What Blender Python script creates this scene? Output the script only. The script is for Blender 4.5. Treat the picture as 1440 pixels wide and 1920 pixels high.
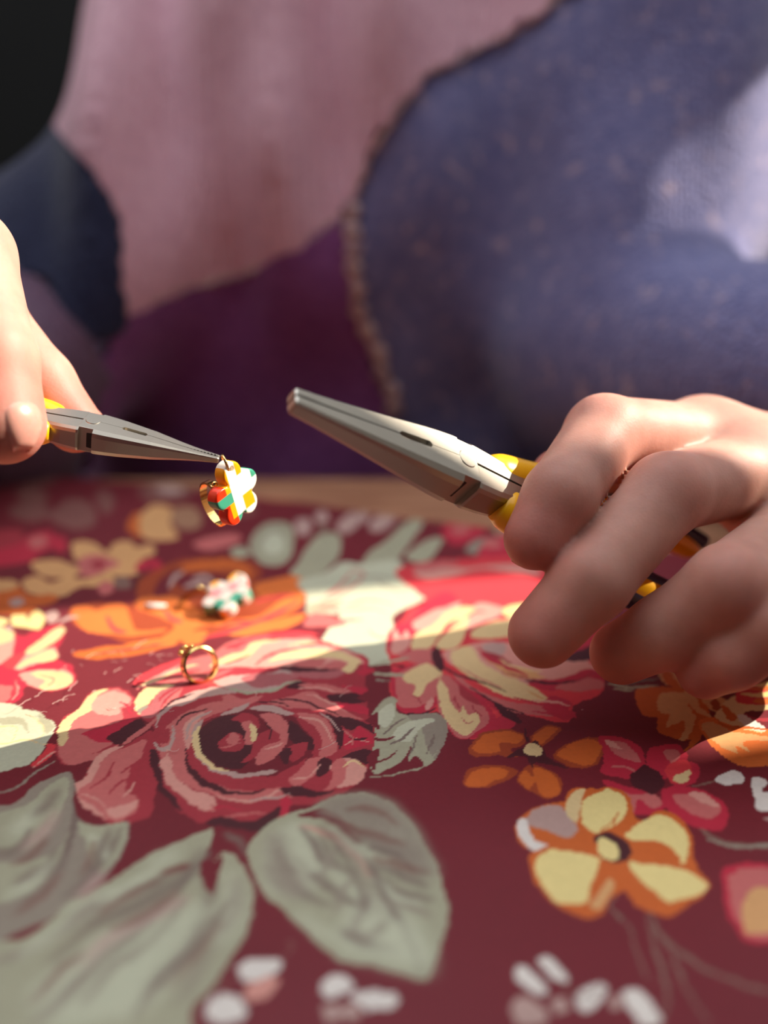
import bpy, bmesh, math, random
import numpy as np
from mathutils import Vector, Matrix
random.seed(4); rng = np.random.default_rng(7)
scene = bpy.context.scene
for o in list(bpy.data.objects): bpy.data.objects.remove(o)
col = scene.collection

# ------------------------------------------------------------------ camera
CAM_H, F_PX, PITCH = .105, 1507.0, math.radians(17)        # metres above the table top, focal length in pixels, looking down
cam_d = bpy.data.cameras.new('camera'); cam = bpy.data.objects.new('camera', cam_d); col.objects.link(cam)
cam_d.sensor_fit = 'VERTICAL'; cam_d.sensor_height = 24; cam_d.lens = 24*F_PX/1920
cam_d.clip_start = .01; cam_d.clip_end = 50
cam.location = (0, 0, CAM_H); cam.rotation_euler = (math.pi/2-PITCH, 0, 0)
cam_d.dof.use_dof = True; cam_d.dof.focus_distance = .184; cam_d.dof.aperture_fstop = 2.8
scene.camera = cam

# ------------------------------------------------------------------ light
SUN_AZ, SUN_EL = math.radians(12), math.radians(36)         # from the right and a little from behind
to_sun = Vector((math.cos(SUN_AZ)*math.cos(SUN_EL), math.sin(SUN_AZ)*math.cos(SUN_EL), math.sin(SUN_EL)))
world = bpy.data.worlds.new('world'); scene.world = world; world.use_nodes = True
bg = world.node_tree.nodes['Background']; bg.inputs[0].default_value = (.88, .94, 1, 1); bg.inputs[1].default_value = 2.5
sd = bpy.data.lights.new('sun', 'SUN'); sd.energy = 10.3; sd.color = (1, .9, .74); sd.angle = math.radians(.45)
sun = bpy.data.objects.new('sun', sd); col.objects.link(sun); sun.rotation_euler = to_sun.to_track_quat('Z', 'Y').to_euler()
sun.location = to_sun*3
vs = scene.view_settings; vs.view_transform = 'Standard'; vs.look = 'None'; vs.exposure = 0.0; vs.gamma = 1; vs.use_curve_mapping = False

# ------------------------------------------------------------------ helpers
def at(px, py, z):
    "a point at depth z (metres along the viewing axis)"
    u, v = (px-720)/F_PX*z, (py-960)/F_PX*z
    return Vector((u, z*math.cos(PITCH)-v*math.sin(PITCH), CAM_H-z*math.sin(PITCH)-v*math.cos(PITCH)))
def on_table(px, py, h=0):
    u, v = (px-720)/F_PX, (py-960)/F_PX
    d = Vector((u, math.cos(PITCH)-v*math.sin(PITCH), -math.sin(PITCH)-v*math.cos(PITCH)))
    return Vector((0, 0, CAM_H))+d*((h-CAM_H)/d.z)
def to_px(X, Y, Z):
    a = Y*math.cos(PITCH)-(Z-CAM_H)*math.sin(PITCH); b = Y*math.sin(PITCH)+(Z-CAM_H)*math.cos(PITCH)
    return 720+F_PX*X/a, 960-F_PX*b/a
def mesh_obj(name, V, Fc, mat, parent=None, smooth=True, colors=None, attr='print'):
    me = bpy.data.meshes.new(name); V = np.asarray(V, np.float32); Fc = np.asarray(Fc, np.int32)
    if Fc.ndim == 2:
        me.vertices.add(len(V)); me.vertices.foreach_set('co', V.ravel())
        n, k = Fc.shape
        me.loops.add(n*k); me.loops.foreach_set('vertex_index', Fc.ravel())
        me.polygons.add(n); me.polygons.foreach_set('loop_start', np.arange(0, n*k, k, dtype=np.int32))
        me.update(calc_edges=True)
    me.polygons.foreach_set('use_smooth', np.full(len(me.polygons), smooth))
    if colors is not None:
        ca = me.color_attributes.new(attr, 'FLOAT_COLOR', 'POINT')
        ca.data.foreach_set('color', np.hstack([colors, np.ones((len(colors), 1))]).astype(np.float32).ravel())
    me.materials.append(mat); o = bpy.data.objects.new(name, me); col.objects.link(o)
    if parent: o.parent = parent
    return o
def bm_obj(name, bm, mat, parent=None, smooth=False):
    me = bpy.data.meshes.new(name); bmesh.ops.recalc_face_normals(bm, faces=bm.faces); bm.to_mesh(me); bm.free()
    for p in me.polygons: p.use_smooth = smooth
    me.materials.append(mat); o = bpy.data.objects.new(name, me); col.objects.link(o)
    if parent: o.parent = parent
    return o
def empty(name, loc=(0, 0, 0), parent=None):
    o = bpy.data.objects.new(name, None); o.location = loc; o.empty_display_size = .01; col.objects.link(o)
    if parent: o.parent = parent
    return o
def tag(o, label=None, cat=None, group=None, kind=None):
    for k, v in (('label', label), ('category', cat), ('group', group), ('kind', kind)):
        if v: o[k] = v
    return o
def box(bm, x0, x1, y0, y1, z0, z1, bevel=0):
    r = bmesh.ops.create_cube(bm, size=1); v = r['verts']
    bmesh.ops.scale(bm, vec=(x1-x0, y1-y0, z1-z0), verts=v); bmesh.ops.translate(bm, vec=((x0+x1)/2, (y0+y1)/2, (z0+z1)/2), verts=v)
    if bevel: bmesh.ops.bevel(bm, geom=list({e for q in v for e in q.link_edges}), offset=bevel, segments=2, affect='EDGES', profile=.6)
def loft(bm, rings, cap=True):
    L = [[bm.verts.new(p) for p in r] for r in rings]; n = len(L[0])
    for a, b in zip(L, L[1:]):
        for i in range(n): bm.faces.new((a[i], a[(i+1) % n], b[(i+1) % n], b[i]))
    if cap: bm.faces.new(L[0][::-1]); bm.faces.new(L[-1])
def tube(bm, pts, radii, n=12, sy=1.0, up=Vector((0, 0, 1))):
    rings = []
    for i, p in enumerate(pts):
        t = (pts[min(i+1, len(pts)-1)]-pts[max(i-1, 0)]).normalized()
        a = up.cross(t).normalized(); b = t.cross(a); r = radii[i]
        rings.append([p+a*(r*math.cos(2*math.pi*k/n))+b*(r*sy*math.sin(2*math.pi*k/n)) for k in range(n)])
    loft(bm, rings)
def cr(pts, n=8):
    "smooth curve through points of any dimension"
    P = np.array(pts, float); E_ = np.vstack([2*P[0]-P[1], P, 2*P[-1]-P[-2]]); r = []
    for i in range(len(P)-1):
        A, B, C_, D_ = E_[i:i+4]
        for k in range(n):
            t = k/n; r.append(.5*(2*B+(C_-A)*t+(2*A-5*B+4*C_-D_)*t*t+(3*B-A-3*C_+D_)*t**3))
    r.append(P[-1]); return np.array(r)

# ------------------------------------------------------------------ materials
class NT:
    def __init__(s, name):
        s.m = bpy.data.materials.new(name); s.m.use_nodes = True; s.t = s.m.node_tree; s.b = s.t.nodes['Principled BSDF']
    def n(s, typ, **kw):
        q = s.t.nodes.new(typ)
        for k, v in kw.items():
            if k in q.inputs: q.inputs[k].default_value = v
            else: setattr(q, k, v)
        return q
    def l(s, a, b): s.t.links.new(a, b)
    def set(s, **kw):
        for k, v in kw.items(): s.b.inputs[k.replace('_', ' ')].default_value = v
        return s
    def bump(s, height, strength=.3, dist=.001):
        b = s.n('ShaderNodeBump', Strength=strength, Distance=dist); s.l(height, b.inputs['Height']); s.l(b.outputs[0], s.b.inputs['Normal'])
def srgb(r, g, b): return tuple(lin((r, g, b)))+(1,)
def noisy(name, c1, c2, scale, rough=.6, bump=.0, bscale=None, dist=.001, detail=4, lo=.35, hi=.65, stretch=None, **kw):
    q = NT(name); tc = q.n('ShaderNodeTexCoord'); no = q.n('ShaderNodeTexNoise', Scale=scale, Detail=detail)
    src = tc.outputs['Object']
    if stretch:
        mp = q.n('ShaderNodeMapping'); mp.inputs['Scale'].default_value = stretch; q.l(src, mp.inputs[0]); src = mp.outputs[0]
    q.l(src, no.inputs['Vector'])
    r = q.n('ShaderNodeValToRGB'); r.color_ramp.elements[0].color = c1; r.color_ramp.elements[1].color = c2
    r.color_ramp.elements[0].position = lo; r.color_ramp.elements[1].position = hi
    q.l(no.outputs[0], r.inputs[0]); q.l(r.outputs[0], q.b.inputs['Base Color']); q.set(Roughness=rough, **kw)
    if bump:
        n2 = q.n('ShaderNodeTexNoise', Scale=bscale or scale*4, Detail=4); q.l(src, n2.inputs['Vector']); q.bump(n2.outputs[0], bump, dist)
    return q.m
# ---- cloth print: every printed shape is a closed outline in the cloth's own drawing frame ----
PAL = {
 'M':(104,22,33),'D':(66,19,27),'R':(150,42,52),'C':(172,32,54),'P':(180,93,90),'L':(196,134,122),
 'K':(204,176,128),'W':(206,196,188),'w':(168,136,128),'G':(152,148,124),'g':(112,95,86),'h':(176,176,152),
 'q':(134,122,108),'O':(186,88,32),'o':(146,58,26),'Y':(214,192,128),'T':(198,146,96),'t':(150,108,82),
 'B':(120,72,66),'S':(118,86,76),'N':(204,104,44),'V':(158,84,86),'E':(196,50,58)}  # E and N: red and orange brightened for motifs in the sun band
# b: soft stroke (width, blur), f: soft filled outline (blur)
# kind p: smooth closed outline, s: tapered stroke (first number = width), c: closed sharp outline
PRINT = """
# far rows, left
p B 30 935 60 918 90 935 70 960
p B 95 975 130 940 170 950 182 985 150 1000 120 995
p B 20 955 60 950 100 965 70 985 30 975
p B 180 930 205 925 215 955 195 970
p B 20 905 70 895 110 905 70 918
p B 260 925 300 905 360 910 350 935 290 945
p w 290 915 330 912 345 925 310 930
p O 238 990 260 965 285 980 280 1010 250 1005
p T 262 975 290 950 325 958 320 985 335 1010 300 1018 268 1008
p t 325 955 360 950 378 968 372 990 345 995 325 980
p t 415 905 450 898 460 915 430 922
p R 0 1010 30 1000 45 1020 25 1045 0 1048
p C 30 1030 60 1010 95 1005 100 1030 75 1045 50 1060 0 1072 0 1052
p P 55 1020 80 1012 90 1025 65 1035
p C 98 1015 125 1015 120 1040 100 1035
p T 135 1025 175 1022 200 1040 215 1022 245 1018 255 1030 285 1025 290 1045 265 1058 280 1078 240 1090 200 1085 150 1060
p P 150 1055 175 1045 200 1050 225 1065 200 1078 180 1090 150 1085
p R 170 1062 190 1055 200 1066 185 1075
p T 60 1060 110 1055 150 1075 130 1090 80 1085
p C 262 1062 290 1055 305 1070 280 1085 258 1080
p T 40 1095 70 1085 100 1100 130 1080 150 1095 200 1085 215 1105 150 1112 120 1128 60 1122
p O 0 1100 20 1095 40 1110 60 1125 110 1125 100 1142 40 1148 0 1140
p T 0 1095 20 1090 25 1110 0 1118
p w 20 1132 40 1128 46 1140 28 1146
p P 185 1108 205 1098 215 1118 195 1125
p S 215 1095 240 1090 245 1110 222 1114
# grey rosette and pink tongue
p P 362 1025 395 1010 440 1005 452 1015 430 1028 390 1038
p G 430 1035 455 1028 470 1040 445 1050
p G 470 1020 485 995 515 982 545 990 552 1020 540 1050 510 1062 480 1050
p h 492 1020 508 1002 530 1008 532 1030 512 1042 495 1035
s 4 q 480 1030 500 1002 525 998 540 1020
# orange rose
p o 250 1140 255 1105 280 1085 330 1060 400 1050 460 1050 490 1070 480 1095 560 1080 572 1120 545 1160 470 1195 400 1200 340 1215 280 1225 200 1200 150 1185 132 1155 180 1140
p O 330 1075 360 1060 420 1052 462 1062 470 1085 440 1070 380 1075 345 1095
p M 330 1100 350 1080 400 1078 440 1090 410 1105 360 1112
p M 290 1115 310 1085 345 1070 330 1095 305 1130
s 9 w 345 1078 325 1092 318 1110
s 8 w 345 1105 370 1098 410 1104
s 8 w 362 1090 385 1085 402 1096
s 8 D 250 1120 262 1090 290 1072
p N 135 1150 175 1150 190 1180 215 1195 160 1190
p N 180 1155 230 1140 250 1175 260 1188 310 1185 300 1192 240 1198 200 1192 185 1175
p N 262 1130 330 1125 380 1150 400 1160 460 1165 500 1150 540 1118 570 1110 568 1135 540 1155 500 1168 440 1180 380 1180 330 1210 300 1205 330 1180 300 1160 260 1150
p N 480 1095 540 1080 570 1082 560 1110 520 1115 490 1120
p N 428 1195 470 1175 530 1165 570 1155 560 1175 510 1190 460 1200
p N 340 1195 385 1190 380 1212 350 1216
s 10 E 200 1162 215 1185 240 1192
s 8 E 300 1140 325 1165 345 1172
s 7 o 250 1150 275 1160 300 1175
s 9 E 380 1205 430 1190 520 1155 560 1130
s 6 E 480 1130 520 1120 560 1118
s 6 R 405 1185 440 1172 480 1172
p N 235 1215 280 1205 330 1205 320 1220 270 1222
p O 140 1230 200 1218 280 1215 300 1225 240 1238 170 1242
s 4 N 230 1225 290 1208 340 1200
s 4 N 150 1235 220 1222 300 1215
s 4 R 180 1232 250 1222 310 1215
# long grey leaf behind
p G 545 1075 560 1050 590 1010 630 1000 640 1030 620 1060 590 1085
p G 680 1075 690 1040 720 1020 760 985 795 975 780 1010 750 1050 740 1075
p G 760 1050 800 1020 830 1020 800 1060
p h 560 1090 610 1075 640 1055 680 1060 740 1055 770 1075 830 1085 822 1105 790 1130 745 1150 735 1180 730 1210 745 1240 690 1245 610 1215 615 1185 640 1160 580 1150 575 1120
p G 575 1140 640 1130 620 1150 580 1160
s 6 P 610 1120 640 1100 660 1075
s 5 P 655 1070 680 1080 660 1105 600 1135
s 4 P 590 1145 625 1145 640 1160
s 5 V 575 1165 620 1170 680 1165
s 4 q 650 1140 690 1130 740 1135
s 3 q 630 1150 690 1145 730 1150
s 3 q 640 1095 690 1085 760 1090
s 3 q 690 1180 710 1195 735 1195
s 3 q 700 1090 740 1110 780 1105
p P 585 1155 620 1160 650 1175 600 1180 570 1180
# small pale sprigs far
p w 552 985 570 975 585 985 575 1005 558 1002
p w 590 970 610 962 615 980 598 985
p w 632 985 650 970 665 965 672 985 655 1000 638 1000
p w 670 968 685 960 690 975 678 985
p w 690 990 710 970 742 965 735 985 710 1000
p S 598 985 608 980 612 1000 600 1002
p B 440 950 470 945 480 960 455 970
p B 650 940 690 930 760 940 720 960 670 955
# far right
p C 828 1005 840 990 875 985 912 998 900 1015 860 1030 840 1025
p P 845 1000 870 995 880 1005 855 1012
p q 870 1040 895 1020 915 1022 900 1045
p C 900 1035 950 1005 1000 1010 990 1040 940 1055 905 1055
p P 905 1020 925 1015 940 1030 915 1035
p G 925 1000 950 985 960 1000 940 1010
p C 1000 1000 1100 960 1160 985 1120 1050 1010 1060
p L 1030 1000 1080 985 1110 1000 1060 1030
p G 1150 1000 1250 950 1320 960 1290 1010 1200 1060
p h 1180 1010 1250 970 1290 980 1220 1030
# second rose, lit part
p E 742 1082 780 1063 880 1053 960 1048 1020 1058 1080 1090 1120 1150 1130 1230 1128 1300 1075 1330 1060 1358 1000 1350 960 1345 920 1390 880 1392 845 1380 825 1340 790 1340 748 1330 728 1290 735 1255 725 1215 728 1185 755 1165 765 1145 800 1128
p L 775 1080 830 1072 900 1068 955 1062 1005 1070 1010 1082 960 1078 900 1072 850 1085 800 1092
p P 770 1070 800 1062 860 1060 840 1070 790 1078
p E 838 1112 848 1094 872 1078 908 1074 962 1082 1008 1096 1040 1120 1010 1140 962 1140 900 1140 860 1134
p C 740 1175 765 1168 800 1130 842 1114 880 1145 960 1142 1000 1150 960 1165 890 1180 830 1215 770 1225 728 1215
p L 735 1192 742 1180 752 1195 762 1182 768 1205 750 1222 735 1225
p L 775 1165 800 1152 835 1138 862 1132 850 1150 810 1175 780 1180
p L 870 1150 905 1132 930 1138 945 1145 920 1165 880 1180
p K 770 1210 780 1188 815 1170 838 1148 870 1138 892 1145 862 1165 830 1182 812 1210 782 1224
p K 818 1216 830 1190 856 1172 878 1156 874 1185 862 1206 845 1215
p K 884 1188 908 1172 955 1162 985 1150 985 1190 935 1198 892 1198
p L 880 1172 905 1160 940 1150 930 1160 900 1172
p Y 945 1142 985 1138 980 1150 950 1158
s 5 C 812 1215 825 1190 845 1168 860 1160
s 5 C 872 1205 876 1190 900 1172 930 1165
s 5 D 800 1222 815 1230 830 1250 845 1262
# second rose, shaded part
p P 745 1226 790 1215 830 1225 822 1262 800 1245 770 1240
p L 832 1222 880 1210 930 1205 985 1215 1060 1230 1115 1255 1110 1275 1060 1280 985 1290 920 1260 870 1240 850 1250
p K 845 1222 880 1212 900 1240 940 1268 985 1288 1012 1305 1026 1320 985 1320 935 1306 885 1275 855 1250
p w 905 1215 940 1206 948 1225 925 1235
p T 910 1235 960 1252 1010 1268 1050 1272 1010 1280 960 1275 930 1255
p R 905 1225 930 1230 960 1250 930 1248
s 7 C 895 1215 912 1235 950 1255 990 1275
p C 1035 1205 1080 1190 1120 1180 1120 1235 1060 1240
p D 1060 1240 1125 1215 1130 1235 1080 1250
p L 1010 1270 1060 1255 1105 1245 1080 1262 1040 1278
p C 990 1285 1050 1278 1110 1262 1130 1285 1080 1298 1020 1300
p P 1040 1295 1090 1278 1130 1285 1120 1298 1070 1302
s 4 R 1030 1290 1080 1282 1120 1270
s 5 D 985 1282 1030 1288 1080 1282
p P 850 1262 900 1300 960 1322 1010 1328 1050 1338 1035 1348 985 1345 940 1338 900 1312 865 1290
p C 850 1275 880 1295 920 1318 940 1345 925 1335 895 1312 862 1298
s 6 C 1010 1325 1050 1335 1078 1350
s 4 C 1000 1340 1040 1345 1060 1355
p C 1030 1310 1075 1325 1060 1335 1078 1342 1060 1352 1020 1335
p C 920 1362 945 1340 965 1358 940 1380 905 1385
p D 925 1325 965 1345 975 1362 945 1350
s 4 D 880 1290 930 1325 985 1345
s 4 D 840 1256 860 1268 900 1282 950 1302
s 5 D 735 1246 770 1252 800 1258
# two front petals of second rose
p C 730 1262 745 1255 800 1240 828 1258 832 1290 818 1325 790 1342 755 1338 738 1315
p P 740 1275 750 1262 795 1240 824 1256 828 1275 815 1310 795 1322 778 1328 752 1328 742 1305
p K 758 1265 798 1242 822 1262 806 1282 788 1306 776 1302 780 1285 762 1278
p L 795 1330 808 1310 812 1320 802 1332
s 5 D 755 1342 785 1342 820 1330
p C 840 1272 870 1290 920 1335 930 1372 890 1390 850 1385 826 1345
p P 820 1275 838 1266 862 1290 895 1318 918 1352 905 1374 870 1390 842 1374 824 1340 818 1300
p K 820 1276 836 1290 848 1322 862 1342 870 1328 880 1345 898 1342 898 1365 888 1378 868 1382 842 1366 828 1336
p R 858 1284 880 1302 902 1325 880 1318 862 1305
s 4 K 822 1272 826 1262 820 1254
p D 812 1220 826 1216 830 1248 822 1258 812 1242
# small leaf between the roses
p G 692 1352 705 1330 730 1308 742 1312 745 1335 770 1345 818 1340 832 1365 834 1395 820 1425 790 1448 745 1458 700 1455 694 1400
p q 770 1345 828 1345 834 1395 815 1430 800 1400 790 1370
p h 705 1345 735 1320 740 1345 720 1365
p h 740 1375 775 1355 815 1352 790 1372 770 1395 740 1390
s 5 g 715 1380 740 1362 765 1350
s 5 g 730 1400 760 1385 780 1365
s 5 g 760 1430 775 1410 785 1385
s 4 g 800 1420 810 1400 815 1380
p M 748 1440 770 1405 765 1435 780 1425 795 1448 770 1462 735 1470 705 1462
s 3 G 690 1465 740 1462 790 1445 822 1415
s 6 M 690 1385 715 1392 740 1385
s 4 M 700 1440 725 1430 745 1410
s 5 G 690 1248 740 1238 770 1232
s 6 G 680 1262 730 1264 760 1266
s 4 q 690 1275 730 1276
# left star flower
p C 0 1180 40 1200 60 1195 110 1180 125 1190 115 1215 100 1240 135 1255 140 1290 100 1302 50 1292 30 1320 0 1335
p L 0 1180 22 1190 26 1225 10 1250 0 1255
p K 0 1186 15 1188 20 1212 0 1218
p L 45 1235 75 1208 105 1190 80 1215 60 1232
p K 48 1230 70 1212 100 1190 122 1184 120 1198 95 1216 65 1230
p L 25 1255 50 1235 100 1222 105 1240 70 1250 40 1262
p K 35 1254 60 1238 95 1226 104 1232 100 1244 65 1248 40 1258
p L 38 1270 65 1262 105 1260 132 1268 138 1280 130 1292 105 1300 75 1295 50 1285
p K 60 1268 95 1262 128 1270 137 1282 125 1294 95 1299 75 1292 85 1280
s 3 P 75 1268 100 1280 90 1290
p E 5 1250 30 1235 50 1232 35 1250 20 1262
p P 0 1288 18 1290 20 1305 8 1320 0 1325
s 4 E 30 1275 28 1300 15 1325
s 3 L 28 1282 34 1300 22 1320
p Y 22 1170 32 1158 48 1160 55 1172 62 1156 78 1158 84 1175 72 1190 52 1186 30 1182
p Y 0 1165 8 1168 5 1182 0 1184
p w 85 1165 105 1155 112 1168 95 1180
p w 15 1182 26 1184 24 1194 14 1190
s 6 w 110 1178 130 1168 150 1165
p O 0 1150 40 1148 70 1152 60 1158 20 1162 0 1160
# pale leaf left
p h 0 1330 20 1324 45 1335 75 1342 90 1355 104 1366 104 1385 90 1405 80 1420 60 1440 30 1450 0 1456
p G 75 1345 95 1360 104 1372 90 1385 80 1365
p G 0 1352 30 1350 50 1366 55 1385 40 1370 15 1362
s 3 K 0 1372 15 1365 30 1380 25 1398
s 3 K 50 1345 78 1362 84 1385 70 1396
s 4 K 0 1412 40 1398 80 1406
s 4 K 80 1408 105 1408 130 1400
p E 58 1446 85 1420 90 1408 115 1408 105 1425 80 1446
s 4 L 66 1450 95 1428 125 1410
s 4 q 0 1512 25 1490 65 1465 110 1440
# rose: outer left petals
p R 112 1390 118 1355 148 1338 165 1312 195 1300 230 1302 252 1322 262 1350 255 1380 220 1412 180 1430 125 1445 108 1420
p P 114 1410 116 1375 130 1352 170 1330 178 1312 205 1303 232 1306 248 1330 230 1342 232 1362 195 1375 160 1390 190 1405 212 1408 180 1425 125 1440
p K 111 1395 116 1362 146 1340 164 1318 186 1303 206 1301 190 1311 176 1328 174 1344 142 1360 129 1382 127 1406 116 1408
p L 172 1340 182 1320 210 1306 234 1312 245 1328 228 1338 224 1352 190 1352
p C 155 1388 185 1382 215 1370 250 1362 258 1378 225 1402 195 1408 170 1398
p D 200 1398 225 1382 258 1362 270 1372 250 1392 222 1410
s 4 C 225 1326 240 1336 246 1352
p P 125 1440 190 1424 225 1410 190 1432 150 1444
# rose lower left petal
p R 128 1495 134 1482 156 1472 168 1446 192 1424 240 1410 285 1384 294 1420 296 1480 286 1535 244 1554 205 1558 184 1540 148 1524
p P 134 1492 160 1474 172 1448 196 1428 240 1414 275 1400 270 1425 250 1450 240 1480 255 1500 262 1520 245 1540 210 1550 190 1530 158 1518
p L 128 1492 138 1480 158 1470 172 1440 200 1420 235 1412 205 1428 184 1448 174 1476 152 1490 148 1505 182 1524 200 1544 186 1536 150 1520 134 1508
p R 236 1490 258 1462 275 1432 290 1425 292 1480 284 1530 262 1520 254 1504
s 4 R 225 1465 245 1450 262 1436
s 4 L 230 1505 248 1490 258 1475
p L 200 1525 235 1520 260 1510 250 1530 215 1545
# rose bowl
p R 262 1310 300 1285 380 1250 430 1216 520 1198 600 1206 660 1222 690 1236 684 1262 690 1300 688 1330 700 1372 698 1410 688 1452 640 1500 575 1516 540 1526 522 1562 470 1562 400 1556 350 1540 310 1490 292 1440 288 1380 256 1350
p P 256 1306 262 1292 300 1272 360 1245 400 1235 435 1210 520 1196 600 1204 570 1215 510 1222 470 1250 400 1268 330 1292 270 1296
p L 400 1262 440 1248 470 1240 500 1212 560 1204 620 1214 660 1224 684 1240 660 1248 600 1256 520 1258 450 1262
p K 398 1256 430 1238 456 1231 476 1211 520 1202 521 1209 492 1217 468 1241 430 1252 402 1260
p L 260 1300 290 1280 330 1262 310 1282 280 1296
p E 250 1290 290 1262 360 1240 330 1258 290 1280 262 1298
p E 420 1222 470 1204 540 1190 600 1196 560 1202 480 1212 440 1226
s 5 E 478 1256 500 1240 530 1228 560 1222
p K 503 1250 530 1234 566 1224 612 1223 650 1228 674 1238 668 1248 640 1240 608 1238 560 1250 556 1254 590 1238 540 1242
p P 545 1256 580 1240 612 1240 596 1254
p P 600 1256 630 1242 660 1250 640 1260 610 1262
s 6 C 655 1224 680 1234 684 1250 676 1262
p K 640 1262 655 1246 672 1244 660 1262
p K 253 1335 256 1316 278 1300 328 1297 300 1312 276 1336 262 1354 256 1350
p q 256 1346 276 1336 268 1354
p V 262 1356 280 1336 300 1312 335 1294 400 1272 440 1266 400 1284 345 1300 315 1322 300 1348 285 1362
p P 232 1406 260 1384 290 1362 318 1326 345 1302 330 1330 300 1360 270 1388 240 1408
s 5 R 296 1330 312 1314 340 1298 400 1280
p w 400 1290 440 1278 500 1270 540 1262 600 1262 570 1272 540 1285 510 1300 470 1306 440 1304
p V 452 1284 480 1272 530 1270 560 1276 520 1292 480 1298
p V 545 1266 600 1258 650 1262 620 1274 570 1276
p D 520 1260 560 1256 640 1258 600 1262 550 1266
s 6 G 430 1300 470 1308 515 1300 540 1286 565 1284
s 5 R 410 1316 470 1314 520 1306 560 1292
p D 538 1294 560 1284 582 1288 570 1296
p P 400 1330 430 1312 460 1318 490 1314 470 1330 430 1338 405 1348
p w 330 1330 360 1310 410 1300 450 1308 420 1312 380 1322 345 1336
s 7 w 292 1380 300 1356 322 1338 345 1326 400 1310
p R 330 1345 370 1325 420 1320 390 1340 350 1358
p w 412 1352 440 1336 470 1326 455 1344 425 1354
p P 540 1312 580 1300 610 1320 640 1332 672 1348 678 1352 640 1348 600 1336 560 1332 520 1330 500 1325
p P 560 1290 610 1286 660 1296 620 1300
p D 612 1306 640 1302 690 1296 690 1316 650 1320 620 1318
p C 615 1322 650 1318 685 1326 690 1340 660 1336
p D 612 1346 650 1348 695 1362 690 1350 698 1380 680 1368 655 1372 640 1362
p C 635 1364 660 1380 672 1365 695 1385 696 1400 660 1410 645 1400
p C 640 1285 690 1292 684 1304 660 1296
# inner rings
p P 300 1430 302 1400 318 1370 350 1348 400 1328 440 1326 420 1345 380 1362 352 1390 352 1430 372 1460 410 1480 470 1490 540 1484 600 1470 610 1478 560 1500 500 1510 430 1506 370 1490 330 1470
p L 345 1380 352 1365 380 1348 368 1375 362 1400 350 1420
s 8 w 288 1405 298 1418 316 1414 324 1396 326 1372
p R 292 1400 298 1388 316 1380 318 1398 305 1408
p D 282 1420 296 1425 300 1450 310 1480 330 1505 345 1530 310 1500 292 1470
p L 300 1440 314 1430 320 1450 334 1472 360 1490 400 1505 410 1530 380 1528 345 1500 315 1478
p R 340 1500 400 1520 470 1540 520 1545 500 1560 440 1558 380 1548
p D 385 1552 430 1540 480 1548 520 1520 530 1540 515 1562 470 1568 420 1566
p L 344 1490 380 1508 402 1530 370 1526 350 1508
s 6 L 400 1498 450 1508 500 1505 525 1488
p D 350 1412 356 1440 374 1460 410 1480 450 1492 500 1488 470 1496 420 1494 372 1478 350 1450
# dark eye and crescent
p M 366 1396 372 1376 390 1362 430 1348 470 1338 500 1336 560 1352 590 1380 588 1420 560 1445 520 1460 460 1462 410 1450 378 1426
p D 372 1398 385 1372 415 1354 450 1350 470 1370 470 1420 450 1450 410 1442 382 1420
p w 362 1400 364 1378 380 1362 376 1384 380 1412 395 1436 425 1452 465 1458 500 1450 520 1452 480 1464 440 1464 400 1452 374 1430
p K 362 1404 366 1384 378 1370 376 1392 384 1420 402 1440 430 1454 400 1448 374 1428
p w 470 1336 500 1330 550 1340 540 1346 500 1342
p R 432 1358 460 1344 482 1352 486 1370 470 1378 450 1362
p P 452 1364 470 1358 480 1372 484 1394 470 1404 456 1402 460 1380
p K 470 1362 482 1376 484 1392 472 1398 470 1384
p R 412 1400 430 1384 450 1386 456 1405 440 1418 415 1416
p P 424 1396 436 1382 446 1388 444 1400 430 1406
s 3 P 414 1412 430 1408 450 1400
p P 488 1348 520 1346 536 1360 542 1392 528 1412 500 1430 478 1432 490 1405 520 1398 510 1370
p R 490 1380 520 1376 525 1396 500 1404 480 1425 450 1440 470 1415
p P 478 1432 500 1402 535 1396 530 1412 510 1432 486 1440
p D 540 1358 556 1364 572 1382 588 1396 584 1410 566 1412 550 1400 540 1380
p R 555 1350 590 1362 600 1390 596 1418 585 1420 586 1396 568 1372
p R 540 1410 560 1400 574 1398 570 1420 548 1434
p D 528 1416 544 1408 546 1424 540 1438 530 1430
p P 556 1342 590 1342 618 1358 632 1390 634 1410 610 1424 596 1420 604 1395 590 1366
p D 612 1342 640 1356 645 1380 642 1408 636 1400 628 1370
p P 540 1470 560 1450 580 1430 604 1426 600 1450 580 1470 555 1480
p R 520 1460 560 1438 575 1430 560 1452 535 1468
p D 600 1430 618 1428 620 1450 606 1462 592 1460
p L 620 1450 630 1430 660 1424 680 1440 688 1450 668 1478 630 1490 640 1470
p P 624 1436 645 1426 650 1450 640 1480 610 1490 622 1465
p R 570 1476 600 1470 620 1478 600 1490 570 1490
p D 522 1488 560 1480 590 1490 630 1494 590 1502 540 1500
p D 640 1425 680 1412 698 1420 690 1440 665 1428
s 5 R 530 1500 560 1512 600 1510 650 1494
p C 525 1500 545 1512 535 1540 520 1556 524 1530
p M 672 1308 705 1296 708 1320 684 1316
p M 684 1352 708 1338 708 1368 694 1362
p M 680 1256 700 1262 704 1286 690 1276
p M 690 1424 710 1410 705 1450 694 1440
p C 668 1262 690 1252 702 1256 686 1266
# feathering on the roses
s 5 L 300 1452 308 1436 312 1418
s 4 L 312 1470 330 1490 360 1508
s 5 w 352 1400 354 1378 368 1360 395 1346
s 4 w 600 1340 625 1356 640 1376
s 5 L 560 1348 592 1352 616 1372 628 1400
s 4 K 640 1446 664 1432 684 1446
s 4 L 548 1468 580 1462 602 1440
s 4 w 470 1504 510 1508 540 1496
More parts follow.
